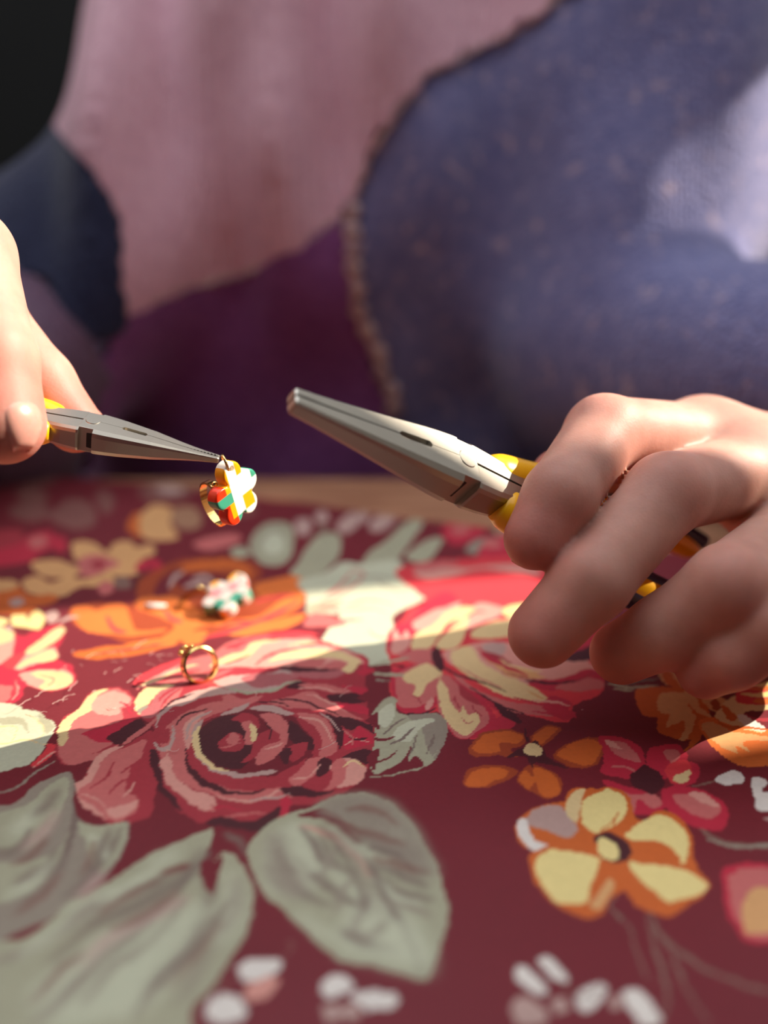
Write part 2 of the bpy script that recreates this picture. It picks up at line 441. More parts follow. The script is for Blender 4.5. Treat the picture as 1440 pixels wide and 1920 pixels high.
s 4 L 150 1500 175 1505 200 1520
s 5 R 205 1500 225 1480 250 1470
s 4 R 170 1490 200 1470 220 1440
s 4 C 390 1530 420 1520 460 1526
s 5 P 420 1540 460 1532 500 1536
s 4 D 300 1350 330 1326 365 1312
s 4 D 330 1372 352 1352 388 1342
s 4 D 520 1318 560 1316 600 1330 640 1344
s 3 D 480 1326 520 1324 545 1328
s 4 L 580 1306 610 1318 650 1336
s 3 L 560 1296 600 1294 640 1300
s 4 L 650 1400 668 1392 690 1398
s 5 D 655 1384 668 1394 690 1388
s 4 P 644 1372 660 1386 664 1404
s 4 L 500 1408 520 1404 532 1398
s 4 D 500 1362 512 1376 508 1392
s 4 K 260 1300 285 1288 320 1276
s 5 K 300 1282 340 1266 375 1256
s 4 E 300 1290 340 1276 380 1266
s 4 E 420 1258 450 1246 470 1236
s 4 K 540 1216 580 1210 620 1216
s 4 E 560 1218 600 1212 640 1220
s 4 P 450 1222 480 1208 510 1200
s 3 E 270 1292 290 1278 305 1268
s 4 E 870 1160 890 1150 910 1148
s 4 L 1000 1318 1040 1322 1066 1330
s 4 C 960 1312 1000 1322 1040 1330
s 4 K 930 1240 970 1258 1020 1266
s 3 R 940 1262 980 1276 1010 1282
s 3 P 860 1250 900 1275 950 1298
s 3 R 770 1300 785 1312 792 1325
s 3 R 850 1300 858 1325 868 1335
s 3 R 885 1325 895 1340 905 1350
s 3 P 868 1352 880 1362 892 1358
s 3 T 985 1298 1005 1310 1020 1316
s 4 o 905 1398 925 1404 945 1402
s 4 o 1085 1402 1070 1416 1055 1424
s 4 o 920 1462 905 1466 890 1478
s 4 o 1015 1462 1022 1478 1026 1494
s 4 T 925 1390 940 1388 955 1384
s 5 O 1020 1620 1050 1612 1085 1612
s 5 O 1100 1640 1108 1622 1120 1612
s 5 O 1220 1640 1250 1655 1290 1665
s 5 O 1230 1572 1255 1582 1280 1606
s 5 O 1010 1540 1035 1536 1050 1550
s 4 O 1030 1575 1050 1560 1075 1556
s 5 T 1220 1535 1250 1545 1275 1570
s 4 O 1110 1545 1112 1520 1120 1500
# leaves bottom left
p q 137 1461 100 1470 60 1490 20 1520 0 1540 0 1775 60 1740 119 1706 160 1680 200 1650 230 1600 240 1552 190 1555 150 1540 140 1500
p G 130 1470 90 1490 50 1520 0 1560 0 1620 50 1600 90 1570 120 1530
p G 0 1640 60 1620 110 1600 130 1570 140 1590 90 1650 40 1690 0 1710
p g 140 1480 152 1545 135 1600 120 1610 138 1550
f 3 h 20 1560 60 1530 90 1510 70 1545 35 1580
p M 140 1500 150 1540 185 1555 200 1550 180 1535 160 1525 145 1500
p G 150 1550 190 1556 235 1552 228 1600 195 1640 170 1620 165 1585
b 14.96 1 g 225 1560 200 1610 160 1660 120 1690
b 14.96 1 g 140 1560 120 1620 90 1660 40 1700
b 14.96 1 g 60 1560 30 1600 0 1620
b 14.96 1 g 110 1600 80 1640 30 1665
p G 400 1562 335 1586 269 1616 197 1664 119 1706 50 1760 0 1801 0 1960 340 1960 352 1922 384 1885 414 1849 444 1801 462 1765 474 1706 462 1658 444 1622 420 1608 400 1625 385 1618 392 1590
f 3 h 60 1860 140 1800 230 1740 320 1720 400 1700 380 1780 320 1860 250 1920 100 1935
f 3 h 430 1640 450 1690 450 1740 420 1790 400 1770 420 1700
p G 330 1600 380 1580 360 1630 300 1660 260 1650
f 3 h 280 1625 330 1600 340 1612 300 1640
b 23.63 2 g 380 1600 340 1660 270 1700 180 1740 90 1810
b 14.96 1 g 400 1600 350 1660 330 1690
b 17.85 2 g 300 1720 230 1780 160 1840 80 1920
b 16.405 1 g 430 1700 380 1780 300 1850 250 1930
b 14.96 1 q 200 1680 140 1730 60 1780 0 1840
b 14.96 1 q 350 1700 290 1770 210 1830 150 1900
b 13.515 1 q 200 1800 120 1870 60 1930
b 17.85 2 g 380 1640 400 1680 390 1720
p M 385 1618 402 1626 418 1612 410 1650 400 1690 380 1650
b 14.96 1 M 360 1630 330 1640 300 1650
p M 400 1560 440 1562 466 1570 470 1620 445 1615 420 1600 396 1605
b 12.07 1 g 420 1570 450 1590 466 1620
# big leaf bottom right of rose
p G 470 1590 508 1552 556 1532 603 1514 650 1500 690 1497 736 1515 772 1552 796 1594 830 1670 838 1747 814 1813 796 1846 747 1842 687 1826 627 1807 573 1765 538 1730 508 1706 482 1676 466 1622
f 3 q 600 1520 650 1502 690 1500 736 1518 770 1555 794 1600 815 1650 790 1660 740 1630 690 1590 650 1560
f 3 h 500 1600 530 1560 560 1550 590 1575 600 1620 590 1680 540 1690 500 1670
f 3 h 650 1720 700 1690 760 1720 800 1770 805 1830 750 1830 690 1815 640 1790
f 3 h 700 1540 740 1545 770 1590 740 1600
p M 556 1540 590 1526 620 1530 650 1552 690 1580 660 1570 620 1548 590 1545
b 13.515 1 g 600 1532 650 1570 690 1620 720 1680 770 1780 790 1840
b 17.85 2 g 660 1580 720 1600 780 1620
b 16.405 1 g 690 1625 740 1650 800 1680
b 14.96 1 g 640 1530 690 1540 730 1570
b 16.405 1 g 560 1620 590 1660 640 1700 690 1720
b 13.515 1 g 600 1580 620 1630 660 1660
b 13.515 1 g 530 1640 570 1690 620 1720
b 14.96 1 q 720 1690 760 1710 815 1730
b 14.96 1 q 730 1740 700 1770 650 1770
b 10.625 1 h 620 1560 660 1600 690 1640
b 10.625 1 L 560 1560 620 1580 670 1620 700 1660
b 17.85 2 h 640 1590 690 1610 740 1640
b 20.74 2 h 610 1640 650 1680 700 1700
b 16.405 1 h 700 1660 740 1690 790 1710
b 16.405 1 q 580 1580 600 1630 640 1650
b 17.85 2 q 500 1630 530 1670 570 1700
b 17.85 2 h 560 1730 600 1760 650 1780
b 16.405 1 g 640 1760 690 1790 750 1800
b 14.96 1 g 520 1600 540 1640 560 1650
b 17.85 2 h 110 1720 190 1690 270 1650
b 20.74 2 h 40 1790 120 1740 220 1690
b 17.85 2 g 320 1650 280 1670 230 1680
b 20.74 2 g 400 1720 350 1800 280 1860
b 20.74 2 h 330 1740 280 1800 220 1850
b 17.85 2 q 440 1660 440 1720 410 1780
b 17.85 2 g 30 1660 70 1640 110 1640
b 17.85 2 h 10 1690 60 1660 100 1620
b 14.96 1 h 170 1570 190 1590 200 1620
b 14.96 1 g 205 1560 190 1600 175 1640
b 17.85 2 g 60 1540 90 1520 115 1490
f 3 q 600 1525 690 1500 740 1520 790 1590 780 1640 720 1610 650 1560
f 3 q 500 1600 520 1570 540 1600 580 1680 560 1700 510 1660
b 18.7 2 q 620 1560 660 1610 690 1680 720 1740
b 13.6 1 q 640 1600 610 1640 600 1680
b 13.6 1 q 670 1650 640 1690 630 1730
b 13.6 1 q 690 1690 670 1740 650 1780
b 11.9 1 g 690 1600 740 1620 790 1660
b 11.9 1 g 720 1660 760 1690 815 1700
b 17 2 h 740 1740 780 1780 800 1820
b 20.4 2 h 560 1600 580 1640 600 1650
b 20.4 2 h 690 1800 740 1800 790 1810
b 20.4 2 w 150 1820 220 1760 300 1720 360 1690
b 17 2 q 330 1900 370 1840 410 1780
b 22.1 2 q 100 1760 180 1710 260 1680
b 20.4 2 h 300 1640 260 1660 200 1700
b 17 2 q 20 1720 80 1680 130 1630
b 18.7 2 w 40 1600 80 1570 110 1530
b 20.4 2 w 200 1640 180 1660 150 1690
b 12 1 g 560 1560 590 1600 600 1640
b 12 1 g 600 1560 640 1610 660 1660
b 10 1 M 600 1536 640 1560 676 1592
b 14 1 g 700 1640 720 1690 745 1740
b 12 1 g 660 1640 680 1700 690 1740
b 14 1 S 640 1560 700 1580 760 1600
b 14 1 S 700 1620 750 1640 800 1650
b 14 1 S 650 1530 700 1530 750 1560
b 14 1 S 300 1660 250 1680 190 1720
b 16 1 S 340 1680 280 1720 210 1750
b 14 1 S 90 1580 60 1610 20 1630
b 14 1 S 120 1640 80 1680 30 1720
b 14 1 S 420 1740 370 1810 310 1870
b 14 1 S 160 1790 110 1830 60 1890
b 12 1 S 180 1580 170 1620 150 1650
# pale sprigs along the bottom
p W 450 1830 470 1815 500 1815 525 1825 520 1845 490 1855 460 1850
p L 470 1860 510 1850 520 1870 495 1895 465 1890
p W 390 1900 420 1885 455 1890 460 1930 390 1935
p W 600 1875 618 1848 645 1842 665 1860 650 1880 620 1885
p W 660 1885 700 1870 742 1885 735 1905 690 1905
p w 640 1905 670 1900 680 1920 650 1930
p w 605 1905 630 1900 640 1925 610 1935
p W 960 1830 975 1815 1005 1835 1025 1865 1000 1868 970 1850
p W 1010 1805 1030 1798 1060 1825 1066 1845 1040 1838
p W 1080 1880 1100 1855 1130 1850 1138 1865 1120 1890 1095 1900
p w 960 1890 990 1878 1020 1905 1020 1930 970 1930
p w 1030 1880 1060 1878 1065 1900 1040 1905
p W 1165 1870 1195 1860 1225 1890 1240 1930 1200 1930
p w 1140 1880 1160 1875 1165 1895 1145 1900
s 5 S 1050 1840 1090 1870 1140 1860
s 5 S 1150 1705 1180 1740 1200 1800 1220 1850
s 9 S 1220 1710 1245 1760 1290 1800 1360 1840 1440 1880
s 8 S 1215 1720 1235 1790 1250 1850 1240 1930
s 6 S 1250 1770 1280 1840 1330 1930
s 8 S 1300 1540 1360 1580 1440 1600
s 7 q 1330 1575 1390 1590 1450 1585
s 5 S 1160 1680 1150 1705 1170 1730
s 5 B 440 1850 420 1880 400 1900
s 5 B 530 1820 545 1800 540 1780
# dark orange flower
p o 875 1412 900 1385 945 1372 985 1382 982 1400 960 1412 975 1425 930 1422 890 1425
p O 885 1408 905 1388 945 1376 980 1384 970 1398 940 1400 935 1415 900 1418
p o 995 1385 1030 1365 1052 1368 1050 1380 1020 1400 1000 1408
p O 1000 1384 1030 1368 1048 1372 1020 1394 1002 1400
p o 1035 1420 1070 1395 1105 1385 1130 1392 1128 1425 1105 1442 1065 1438
p O 1042 1418 1075 1395 1108 1388 1125 1400 1118 1430 1098 1438 1070 1430
p o 870 1480 885 1450 915 1440 955 1442 970 1455 940 1470 915 1485
p O 876 1482 892 1454 925 1444 952 1450 940 1462 925 1470 910 1484
p o 968 1470 985 1445 1010 1440 1050 1460 1052 1485 1030 1502 1005 1492
p O 972 1468 984 1450 1000 1462 1006 1445 1030 1450 1048 1468 1050 1488 1030 1500 1012 1488 1008 1472 990 1482
p D 985 1405 1005 1395 1030 1425 1060 1440 1010 1435 1000 1445 985 1425 950 1425
p K 982 1408 992 1398 1010 1402 1014 1415 1004 1422 988 1420
s 4 D 990 1400 986 1385 982 1370
# crimson flower
p C 1120 1385 1150 1382 1190 1395 1208 1420 1200 1450 1160 1458 1125 1448 1135 1425
p P 1140 1395 1165 1392 1190 1412 1200 1430 1165 1420 1150 1412
p L 1130 1388 1150 1392 1165 1405 1145 1402
s 4 P 1150 1440 1170 1435 1190 1445
p C 1212 1420 1230 1400 1265 1396 1285 1410 1290 1430 1280 1450 1240 1460 1215 1445
p P 1245 1408 1268 1405 1278 1418 1260 1432
p C 1265 1440 1285 1425 1305 1432 1312 1450 1295 1472 1260 1470
p E 1245 1445 1265 1430 1290 1425 1298 1448 1285 1468 1255 1468
p K 1262 1462 1280 1450 1296 1444 1292 1464 1275 1470
p D 1180 1450 1205 1435 1235 1450 1240 1475 1215 1490 1190 1475
p C 1130 1465 1165 1470 1200 1480 1235 1495 1245 1520 1200 1525 1170 1510
p P 1160 1480 1190 1490 1225 1488 1240 1505 1225 1515 1200 1498 1185 1520 1172 1500
p C 1240 1480 1275 1472 1320 1485 1355 1505 1362 1530 1352 1555 1310 1552 1270 1530 1245 1510
p P 1262 1492 1300 1488 1340 1505 1350 1520 1330 1535 1290 1520
p L 1290 1485 1320 1490 1348 1512 1330 1512 1305 1500
# yellow flower
p O 968 1560 985 1530 1020 1510 1060 1505 1065 1490 1085 1478 1150 1478 1180 1492 1185 1520 1200 1535 1240 1520 1280 1535 1300 1570 1302 1620 1330 1660 1310 1690 1250 1715 1190 1700 1175 1670 1150 1690 1130 1715 1080 1716 1030 1690 1000 1650 990 1610 1010 1595 980 1590
p Y 1095 1545 1092 1510 1105 1490 1140 1480 1168 1492 1170 1520 1158 1545 1120 1562
p K 1062 1520 1072 1490 1095 1480 1092 1500 1085 1535 1075 1540
p w 985 1548 1010 1515 1050 1512 1065 1530 1080 1552 1060 1570 1025 1560
p W 970 1555 985 1540 1005 1580 1030 1590 1005 1598 980 1580
p Y 1175 1570 1190 1545 1225 1528 1265 1538 1290 1565 1288 1600 1275 1618 1250 1590 1215 1580
p O 1180 1580 1220 1572 1258 1590 1272 1612 1245 1605 1210 1600
s 5 O 1255 1612 1235 1590 1200 1580
p Y 1180 1615 1215 1620 1260 1625 1300 1640 1328 1662 1305 1685 1260 1690 1225 1672 1195 1645
p O 1165 1635 1200 1650 1240 1685 1220 1705 1185 1690 1170 1660
p Y 1005 1640 1010 1612 1045 1598 1100 1600 1125 1615 1118 1655 1098 1690 1060 1695 1032 1685
p T 1105 1695 1135 1650 1150 1655 1148 1680 1125 1705
p O 1120 1612 1150 1620 1135 1655 1105 1690
p D 1110 1572 1140 1562 1175 1575 1190 1600 1160 1618 1125 1605
p O 1060 1570 1110 1575 1118 1600 1070 1592
p Y 1116 1582 1125 1570 1145 1575 1164 1592 1160 1610 1140 1612 1122 1600
s 4 O 1130 1560 1150 1540 1160 1520
s 4 O 1150 1555 1155 1535
# tan flower at right
p O 1192 1302 1210 1292 1278 1296 1300 1300 1330 1340 1315 1385 1300 1400 1280 1408 1295 1390 1280 1390 1262 1385 1240 1378 1230 1368 1232 1350 1205 1345 1195 1325
p T 1232 1312 1245 1304 1280 1304 1300 1320 1304 1350 1290 1385 1272 1388 1285 1368 1280 1352 1262 1362 1248 1365 1258 1342 1238 1338
p T 1232 1266 1240 1264 1250 1290 1236 1278
p T 1252 1258 1264 1256 1278 1296 1258 1276
p O 1240 1264 1254 1262 1276 1296 1248 1288
p T 1280 1300 1305 1312 1312 1330 1336 1350 1310 1345 1290 1330
p T 1316 1312 1340 1308 1362 1318 1345 1340 1325 1330
p o 1330 1322 1345 1315 1352 1330 1340 1338
s 6 O 1288 1326 1305 1342 1335 1352
p N 1310 1355 1340 1350 1400 1370 1440 1378 1500 1380 1500 1440 1410 1442 1375 1435 1345 1412 1325 1390
p T 1316 1362 1335 1358 1370 1375 1400 1382 1440 1405 1400 1395 1404 1412 1380 1400 1384 1418 1350 1402 1330 1385
p K 1340 1352 1352 1330 1372 1312 1400 1320 1440 1330 1500 1345 1500 1365 1440 1345 1395 1342 1436 1380 1395 1375 1365 1362
p W 1380 1345 1410 1352 1436 1378 1400 1372
p O 1352 1332 1362 1328 1380 1350 1370 1358
s 5 O 1340 1352 1370 1368 1440 1380
s 5 R 1395 1345 1420 1355 1460 1362
p E 1378 1310 1400 1295 1440 1285 1500 1280 1500 1330 1440 1330 1395 1328
p N 1395 1298 1440 1290 1500 1288 1500 1300 1440 1304
p Y 1400 1290 1440 1285 1500 1290 1500 1300 1440 1298
p Y 1390 1308 1440 1302 1500 1308 1500 1316 1420 1314
p N 1420 1318 1440 1312 1500 1318 1500 1328 1430 1328
s 5 g 1150 1278 1190 1284 1240 1276
s 5 G 1140 1288 1180 1294 1230 1290
s 4 G 1150 1298 1190 1300
# white petals at the right edge
p W 1340 1462 1355 1452 1375 1450 1393 1460 1388 1472 1360 1474
p W 1408 1465 1425 1464 1436 1475 1430 1490 1445 1500 1470 1505 1450 1520 1430 1524 1415 1500
p w 1432 1540 1450 1532 1470 1545 1450 1555
s 4 S 1300 1475 1320 1472 1345 1464
# bud lower right
p C 1352 1640 1375 1625 1410 1622 1460 1640 1490 1680 1470 1760 1420 1775 1385 1750 1360 1700
p P 1362 1650 1390 1640 1440 1650 1470 1690 1450 1750 1420 1765 1390 1735 1370 1695
p T 1390 1690 1420 1670 1450 1690 1440 1740 1410 1755 1395 1730
p P 1380 1635 1420 1632 1450 1645 1410 1650
"""
def print_shapes():
    out = []; g = -1; more = ('inner', 'dark eye', 'feather', 'rose bowl', 'rose lower', 'second rose, shaded', 'two front')
    for ln in PRINT.splitlines():
        ln = ln.strip()
        if ln[:1] == '#' and not any(k in ln for k in more): g += 1
        if not ln or ln[0] == '#': continue
        t = ln.split(); w = 0; blur = 0
        if t[0] == 's': w = float(t[1]); col = t[2]; nums = t[3:]
        elif t[0] == 'b': w = float(t[1]); blur = float(t[2]); col = t[3]; nums = t[4:]
        elif t[0] == 'f': blur = float(t[1]); col = t[2]; nums = t[3:]
        else: col = t[1]; nums = t[2:]
        P = np.array([float(v) for v in nums]).reshape(-1, 2)
        out.append((t[0], PAL[col], w, P, blur, g))
    return out
def smooth_closed(P, n=5):
    A = np.roll(P, 1, 0); B = P; C_ = np.roll(P, -1, 0); D_ = np.roll(P, -2, 0); r = []
    for k in range(n):
        t = k / n
        r.append(.5*(2*B + (C_-A)*t + (2*A-5*B+4*C_-D_)*t*t + (3*B-A-3*C_+D_)*t**3))
    return np.stack(r, 1).reshape(-1, 2)
def smooth_open(P, n=6):
    E_ = np.vstack([2*P[0]-P[1], P, 2*P[-1]-P[-2]]); r = []
    for i in range(len(P)-1):
        A, B, C_, D_ = E_[i:i+4]
        for k in range(n):
            t = k/n
            r.append(.5*(2*B + (C_-A)*t + (2*A-5*B+4*C_-D_)*t*t + (3*B-A-3*C_+D_)*t**3))
    r.append(P[-1]); return np.array(r)
def stroke_outline(P, w):
    Q = smooth_open(P); T = np.gradient(Q, axis=0); T /= np.maximum(np.linalg.norm(T, axis=1, keepdims=True), 1e-6)
    Nn = np.stack([-T[:,1], T[:,0]], 1); s = np.linspace(0, 1, len(Q))
    hw = (w*.5*np.clip(np.sin(np.pi*(s*.9+.06))**.6, .12, 1))[:,None]
    return np.vstack([Q+Nn*hw, (Q-Nn*hw)[::-1]])
def inside(poly, X, Y):
    r = np.zeros(X.shape, bool); n = len(poly)
    for i in range(n):
        x0, y0 = poly[i]; x1, y1 = poly[(i+1) % n]
        if y0 == y1: continue
        c = (y0 > Y) != (y1 > Y)
        r ^= c & (X < (x1-x0)*(Y-y0)/(y1-y0)+x0)
    return r
def lin(c):
    c = np.array(c, float)/255
    return np.where(c <= .04045, c/12.92, ((c+.055)/1.055)**2.4)
# ---- end print ----
def cloth_material():
    q = NT('printed_cloth'); a = q.n('ShaderNodeAttribute', attribute_name='print')
    tc = q.n('ShaderNodeTexCoord'); no = q.n('ShaderNodeTexNoise', Scale=900, Detail=3); q.l(tc.outputs['Object'], no.inputs['Vector'])
    n2 = q.n('ShaderNodeTexNoise', Scale=45, Detail=3); q.l(tc.outputs['Object'], n2.inputs['Vector'])
    ad = q.n('ShaderNodeMath', operation='ADD'); q.l(no.outputs[0], ad.inputs[0]); q.l(n2.outputs[0], ad.inputs[1])
    mr = q.n('ShaderNodeMapRange'); mr.inputs['From Min'].default_value = .6; mr.inputs['From Max'].default_value = 1.4
    mr.inputs['To Min'].default_value = .9; mr.inputs['To Max'].default_value = 1.08; q.l(ad.outputs[0], mr.inputs[0])
    mx = q.n('ShaderNodeMix', data_type='RGBA', blend_type='MULTIPLY'); mx.inputs[0].default_value = 1
    q.l(a.outputs['Color'], mx.inputs[6]); q.l(mr.outputs[0], mx.inputs[7]); q.l(mx.outputs[2], q.b.inputs['Base Color'])
    q.set(Roughness=.5, Specular_IOR_Level=.3, Sheen_Weight=.05, Sheen_Roughness=.6, Sheen_Tint=(1, .86, .84, 1)); q.bump(no.outputs[0], .12, .0004); return q.m
def knit_material(name, c1, c2, fleck=None, ribs=False):
    q = NT(name); tc = q.n('ShaderNodeTexCoord')
    no = q.n('ShaderNodeTexNoise', Scale=150, Detail=5, Roughness=.65); q.l(tc.outputs['Object'], no.inputs['Vector'])
    r = q.n('ShaderNodeValToRGB'); r.color_ramp.elements[0].color = c1; r.color_ramp.elements[1].color = c2
    r.color_ramp.elements[0].position = .2; r.color_ramp.elements[1].position = .8; q.l(no.outputs[0], r.inputs[0]); out = r.outputs[0]
    if fleck:
        vo = q.n('ShaderNodeTexNoise', Scale=130, Detail=3); q.l(tc.outputs['Object'], vo.inputs['Vector'])
        fr = q.n('ShaderNodeValToRGB'); fr.color_ramp.elements[0].position = .60; fr.color_ramp.elements[1].position = .80; q.l(vo.outputs[0], fr.inputs[0])
        mx = q.n('ShaderNodeMix', data_type='RGBA'); q.l(fr.outputs[0], mx.inputs[0]); q.l(out, mx.inputs[6]); mx.inputs[7].default_value = fleck; out = mx.outputs[2]
    q.l(out, q.b.inputs['Base Color']); q.set(Roughness=.95, Specular_IOR_Level=.1, Sheen_Weight=.25, Sheen_Roughness=.5)
    wv = q.n('ShaderNodeTexWave', Scale=60 if ribs else 110, Distortion=2.5, Detail=2); q.l(tc.outputs['Object'], wv.inputs['Vector'])
    n3 = q.n('ShaderNodeTexNoise', Scale=420, Detail=3); q.l(tc.outputs['Object'], n3.inputs['Vector'])
    wm = q.n('ShaderNodeMath', operation='MULTIPLY'); q.l(wv.outputs[0], wm.inputs[0]); wm.inputs[1].default_value = .5 if ribs else .12
    ad = q.n('ShaderNodeMath', operation='ADD'); q.l(wm.outputs[0], ad.inputs[0]); q.l(n3.outputs[0], ad.inputs[1])
    q.bump(ad.outputs[0], .7, .003); return q.m
def skin_material():
    q = NT('skin'); a = q.n('ShaderNodeAttribute', attribute_name='tint'); tc = q.n('ShaderNodeTexCoord')
    no = q.n('ShaderNodeTexNoise', Scale=120, Detail=4); q.l(tc.outputs['Object'], no.inputs['Vector'])
    r = q.n('ShaderNodeValToRGB'); r.color_ramp.elements[0].color = (.86, .8, .78, 1); r.color_ramp.elements[1].color = (1.08, 1.04, 1.02, 1)
    r.color_ramp.elements[0].position = .3; r.color_ramp.elements[1].position = .7; q.l(no.outputs[0], r.inputs[0])
    mx = q.n('ShaderNodeMix', data_type='RGBA', blend_type='MULTIPLY'); mx.inputs[0].default_value = 1
    q.l(a.outputs['Color'], mx.inputs[6]); q.l(r.outputs[0], mx.inputs[7]); q.l(mx.outputs[2], q.b.inputs['Base Color'])
    q.set(Roughness=.56, Specular_IOR_Level=.35, Subsurface_Weight=.55, Subsurface_Scale=.0085)
    q.b.inputs['Subsurface Radius'].default_value = (1.0, .28, .16)
    vo = q.n('ShaderNodeTexVoronoi', Scale=1500); q.l(tc.outputs['Object'], vo.inputs['Vector'])
    n2 = q.n('ShaderNodeTexNoise', Scale=500, Detail=4); q.l(tc.outputs['Object'], n2.inputs['Vector'])
    ad = q.n('ShaderNodeMath', operation='ADD'); q.l(vo.outputs[0], ad.inputs[0]); q.l(n2.outputs[0], ad.inputs[1]); q.bump(ad.outputs[0], .07, .0005)
    return q.m
def plain(name, c, rough=.5, metal=0., **kw):
    q = NT(name); tc = q.n('ShaderNodeTexCoord'); no = q.n('ShaderNodeTexNoise', Scale=260, Detail=5); q.l(tc.outputs['Object'], no.inputs['Vector'])
    r = q.n('ShaderNodeMapRange'); r.inputs['To Min'].default_value = max(rough-.08, .02); r.inputs['To Max'].default_value = rough+.1
    q.l(no.outputs[0], r.inputs[0]); q.l(r.outputs[0], q.b.inputs['Roughness'])
    q.set(Base_Color=c, Metallic=metal, **kw); return q.m
def clay_material():
    q = NT('polymer_clay'); a = q.n('ShaderNodeAttribute', attribute_name='print'); q.l(a.outputs['Color'], q.b.inputs['Base Color'])
    q.set(Roughness=.3, Subsurface_Weight=.15, Subsurface_Scale=.001); return q.m
MAT = dict(cloth=cloth_material(), skin=skin_material(),
    navy=knit_material('navy_knit', srgb(92, 96, 146), srgb(142, 138, 180), srgb(206, 182, 196)),
    navy_shaded=knit_material('shaded_navy_knit', srgb(32, 36, 62), srgb(48, 52, 80)),  # navy darkened to carry the shade on the left sleeve
    mauve=knit_material('mauve_knit', srgb(212, 160, 178), srgb(238, 190, 202), None, True),
    dusty=knit_material('dusty_knit', srgb(98, 74, 98), srgb(124, 96, 118)),
    purple=knit_material('purple_knit', srgb(118, 58, 120), srgb(150, 90, 146)),
    seam=noisy('seam_yarn', srgb(150, 112, 122), srgb(224, 196, 190), 160, .9, .6, 500),
    wood=noisy('table_wood', srgb(150, 98, 72), srgb(184, 132, 100), 26, .45, .1, 200, stretch=(1, 6, 6)),
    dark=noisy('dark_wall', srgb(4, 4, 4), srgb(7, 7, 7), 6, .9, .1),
    plaster=noisy('plaster', srgb(205, 198, 186), srgb(220, 214, 204), 8, .9, .15),
    olive=noisy('muted_plaster', srgb(74, 66, 60), srgb(88, 80, 72), 8, .9, .15),
    paint=noisy('white_paint', srgb(225, 222, 214), srgb(236, 234, 228), 12, .4, .05),
    floor=noisy('floor_boards', srgb(92, 66, 48), srgb(124, 92, 68), 14, .5, .1, stretch=(1, 8, 1)),
    steel=plain('brushed_steel', (.44, .40, .345, 1), .36, 1.0), steel_dark=plain('dark_steel', (.03, .03, .032, 1), .45, .6),
    gold=plain('gold', (.86, .60, .22, 1), .16, 1.0), yellow=plain('yellow_plastic', srgb(244, 178, 8), .32),
    blue=plain('navy_plastic', srgb(38, 46, 92), .4), clay=clay_material(), white=plain('gloss_white', srgb(232, 222, 214), .3),
    nail=plain('fingernail', srgb(216, 150, 136), .25, 0, Subsurface_Weight=.4, Subsurface_Scale=.002),
    hair=noisy('hair_strands', srgb(46, 30, 22), srgb(70, 48, 34), 60, .5, .6, 200, stretch=(1, 1, .1)),
    denim=noisy('denim', srgb(40, 48, 72), srgb(58, 68, 96), 300, .9, .3),
    lint=plain('lint', srgb(220, 190, 180), .8))

# ------------------------------------------------------------------ setting: floor, walls, window, table
TH = -.74
bm = bmesh.new(); box(bm, -1.5, .98, -1.5, 1.6, TH-.05, TH); tag(bm_obj('floor', bm, MAT['floor']), 'brown wooden floor under the table', kind='structure')
bm = bmesh.new(); box(bm, -1.5, .98, 1.5, 1.6, TH, 1.8); tag(bm_obj('wall_back', bm, MAT['dark']), 'black wall behind the person', kind='structure')
bm = bmesh.new(); box(bm, -1.5, -1.4, -1.4, 1.5, TH, 1.8); tag(bm_obj('wall_left', bm, MAT['olive']), 'unseen muted side wall added to cut the soft light', kind='structure')  # added so less soft light comes from this side
bm = bmesh.new(); box(bm, -1.5, .98, -1.5, -1.4, TH, 1.8); tag(bm_obj('wall_front', bm, MAT['olive']), 'unseen muted wall added behind the viewer to cut front light', kind='structure')  # added to keep soft light off the camera-facing sides
bm = bmesh.new(); box(bm, -1.5, .98, -1.5, -.55, 1.8, 1.86); tag(bm_obj('ceiling', bm, MAT['olive']), 'unseen ceiling added over the viewer to cut front light, open beyond', kind='structure')  # added to block sky light from the camera side
XW, WT = .9, .015
WIN = [(.361, .450), (.567, .655)]; HEAD2 = .742; SUN_GAP = (.333, .535, .630); SILL, HEAD = .22, 1.25         # openings and post shaped for the sun band, sleeve rim and side patch
bm = bmesh.new()
for y0, y1, z0, z1 in ((-1.4, SUN_GAP[0], TH, 1.8), (SUN_GAP[0], WIN[0][0], TH, SUN_GAP[1]), (SUN_GAP[0], WIN[0][0], SUN_GAP[2], 1.8), (WIN[0][1], WIN[1][0], SILL, HEAD), (WIN[1][1], 1.5, TH, 1.8), (WIN[0][0], WIN[1][1], TH, SILL), (WIN[0][0], WIN[1][1], HEAD, 1.8), (WIN[1][0], WIN[1][1], HEAD2, HEAD)):
    box(bm, XW, XW+WT, y0, y1, z0, z1)
tag(bm_obj('wall_right', bm, MAT['plaster']), 'unseen plastered side wall with openings shaped to cut the sunlight', kind='structure')
w = empty('window_1', (XW+.03, .7, SILL)); tag(w, 'unseen window beside the table, its panes shaped to place the sunlight', kind='structure')  # unseen; pane widths and heights set by where the sun should land
for (y0, y1), HD in zip(WIN, (HEAD, HEAD2)):
    bm = bmesh.new(); t = .008
    for a, b, c, d in ((y0, y1, SILL, SILL+t), (y0, y1, HD-t, HD), (y0, y0+t*.2, SILL, HD), (y1-t*.2, y1, SILL, HD)): box(bm, -.028, -.016, a-.7, b-.7, c-SILL, d-SILL)
    bm_obj('window_frame', bm, MAT['paint'], w)

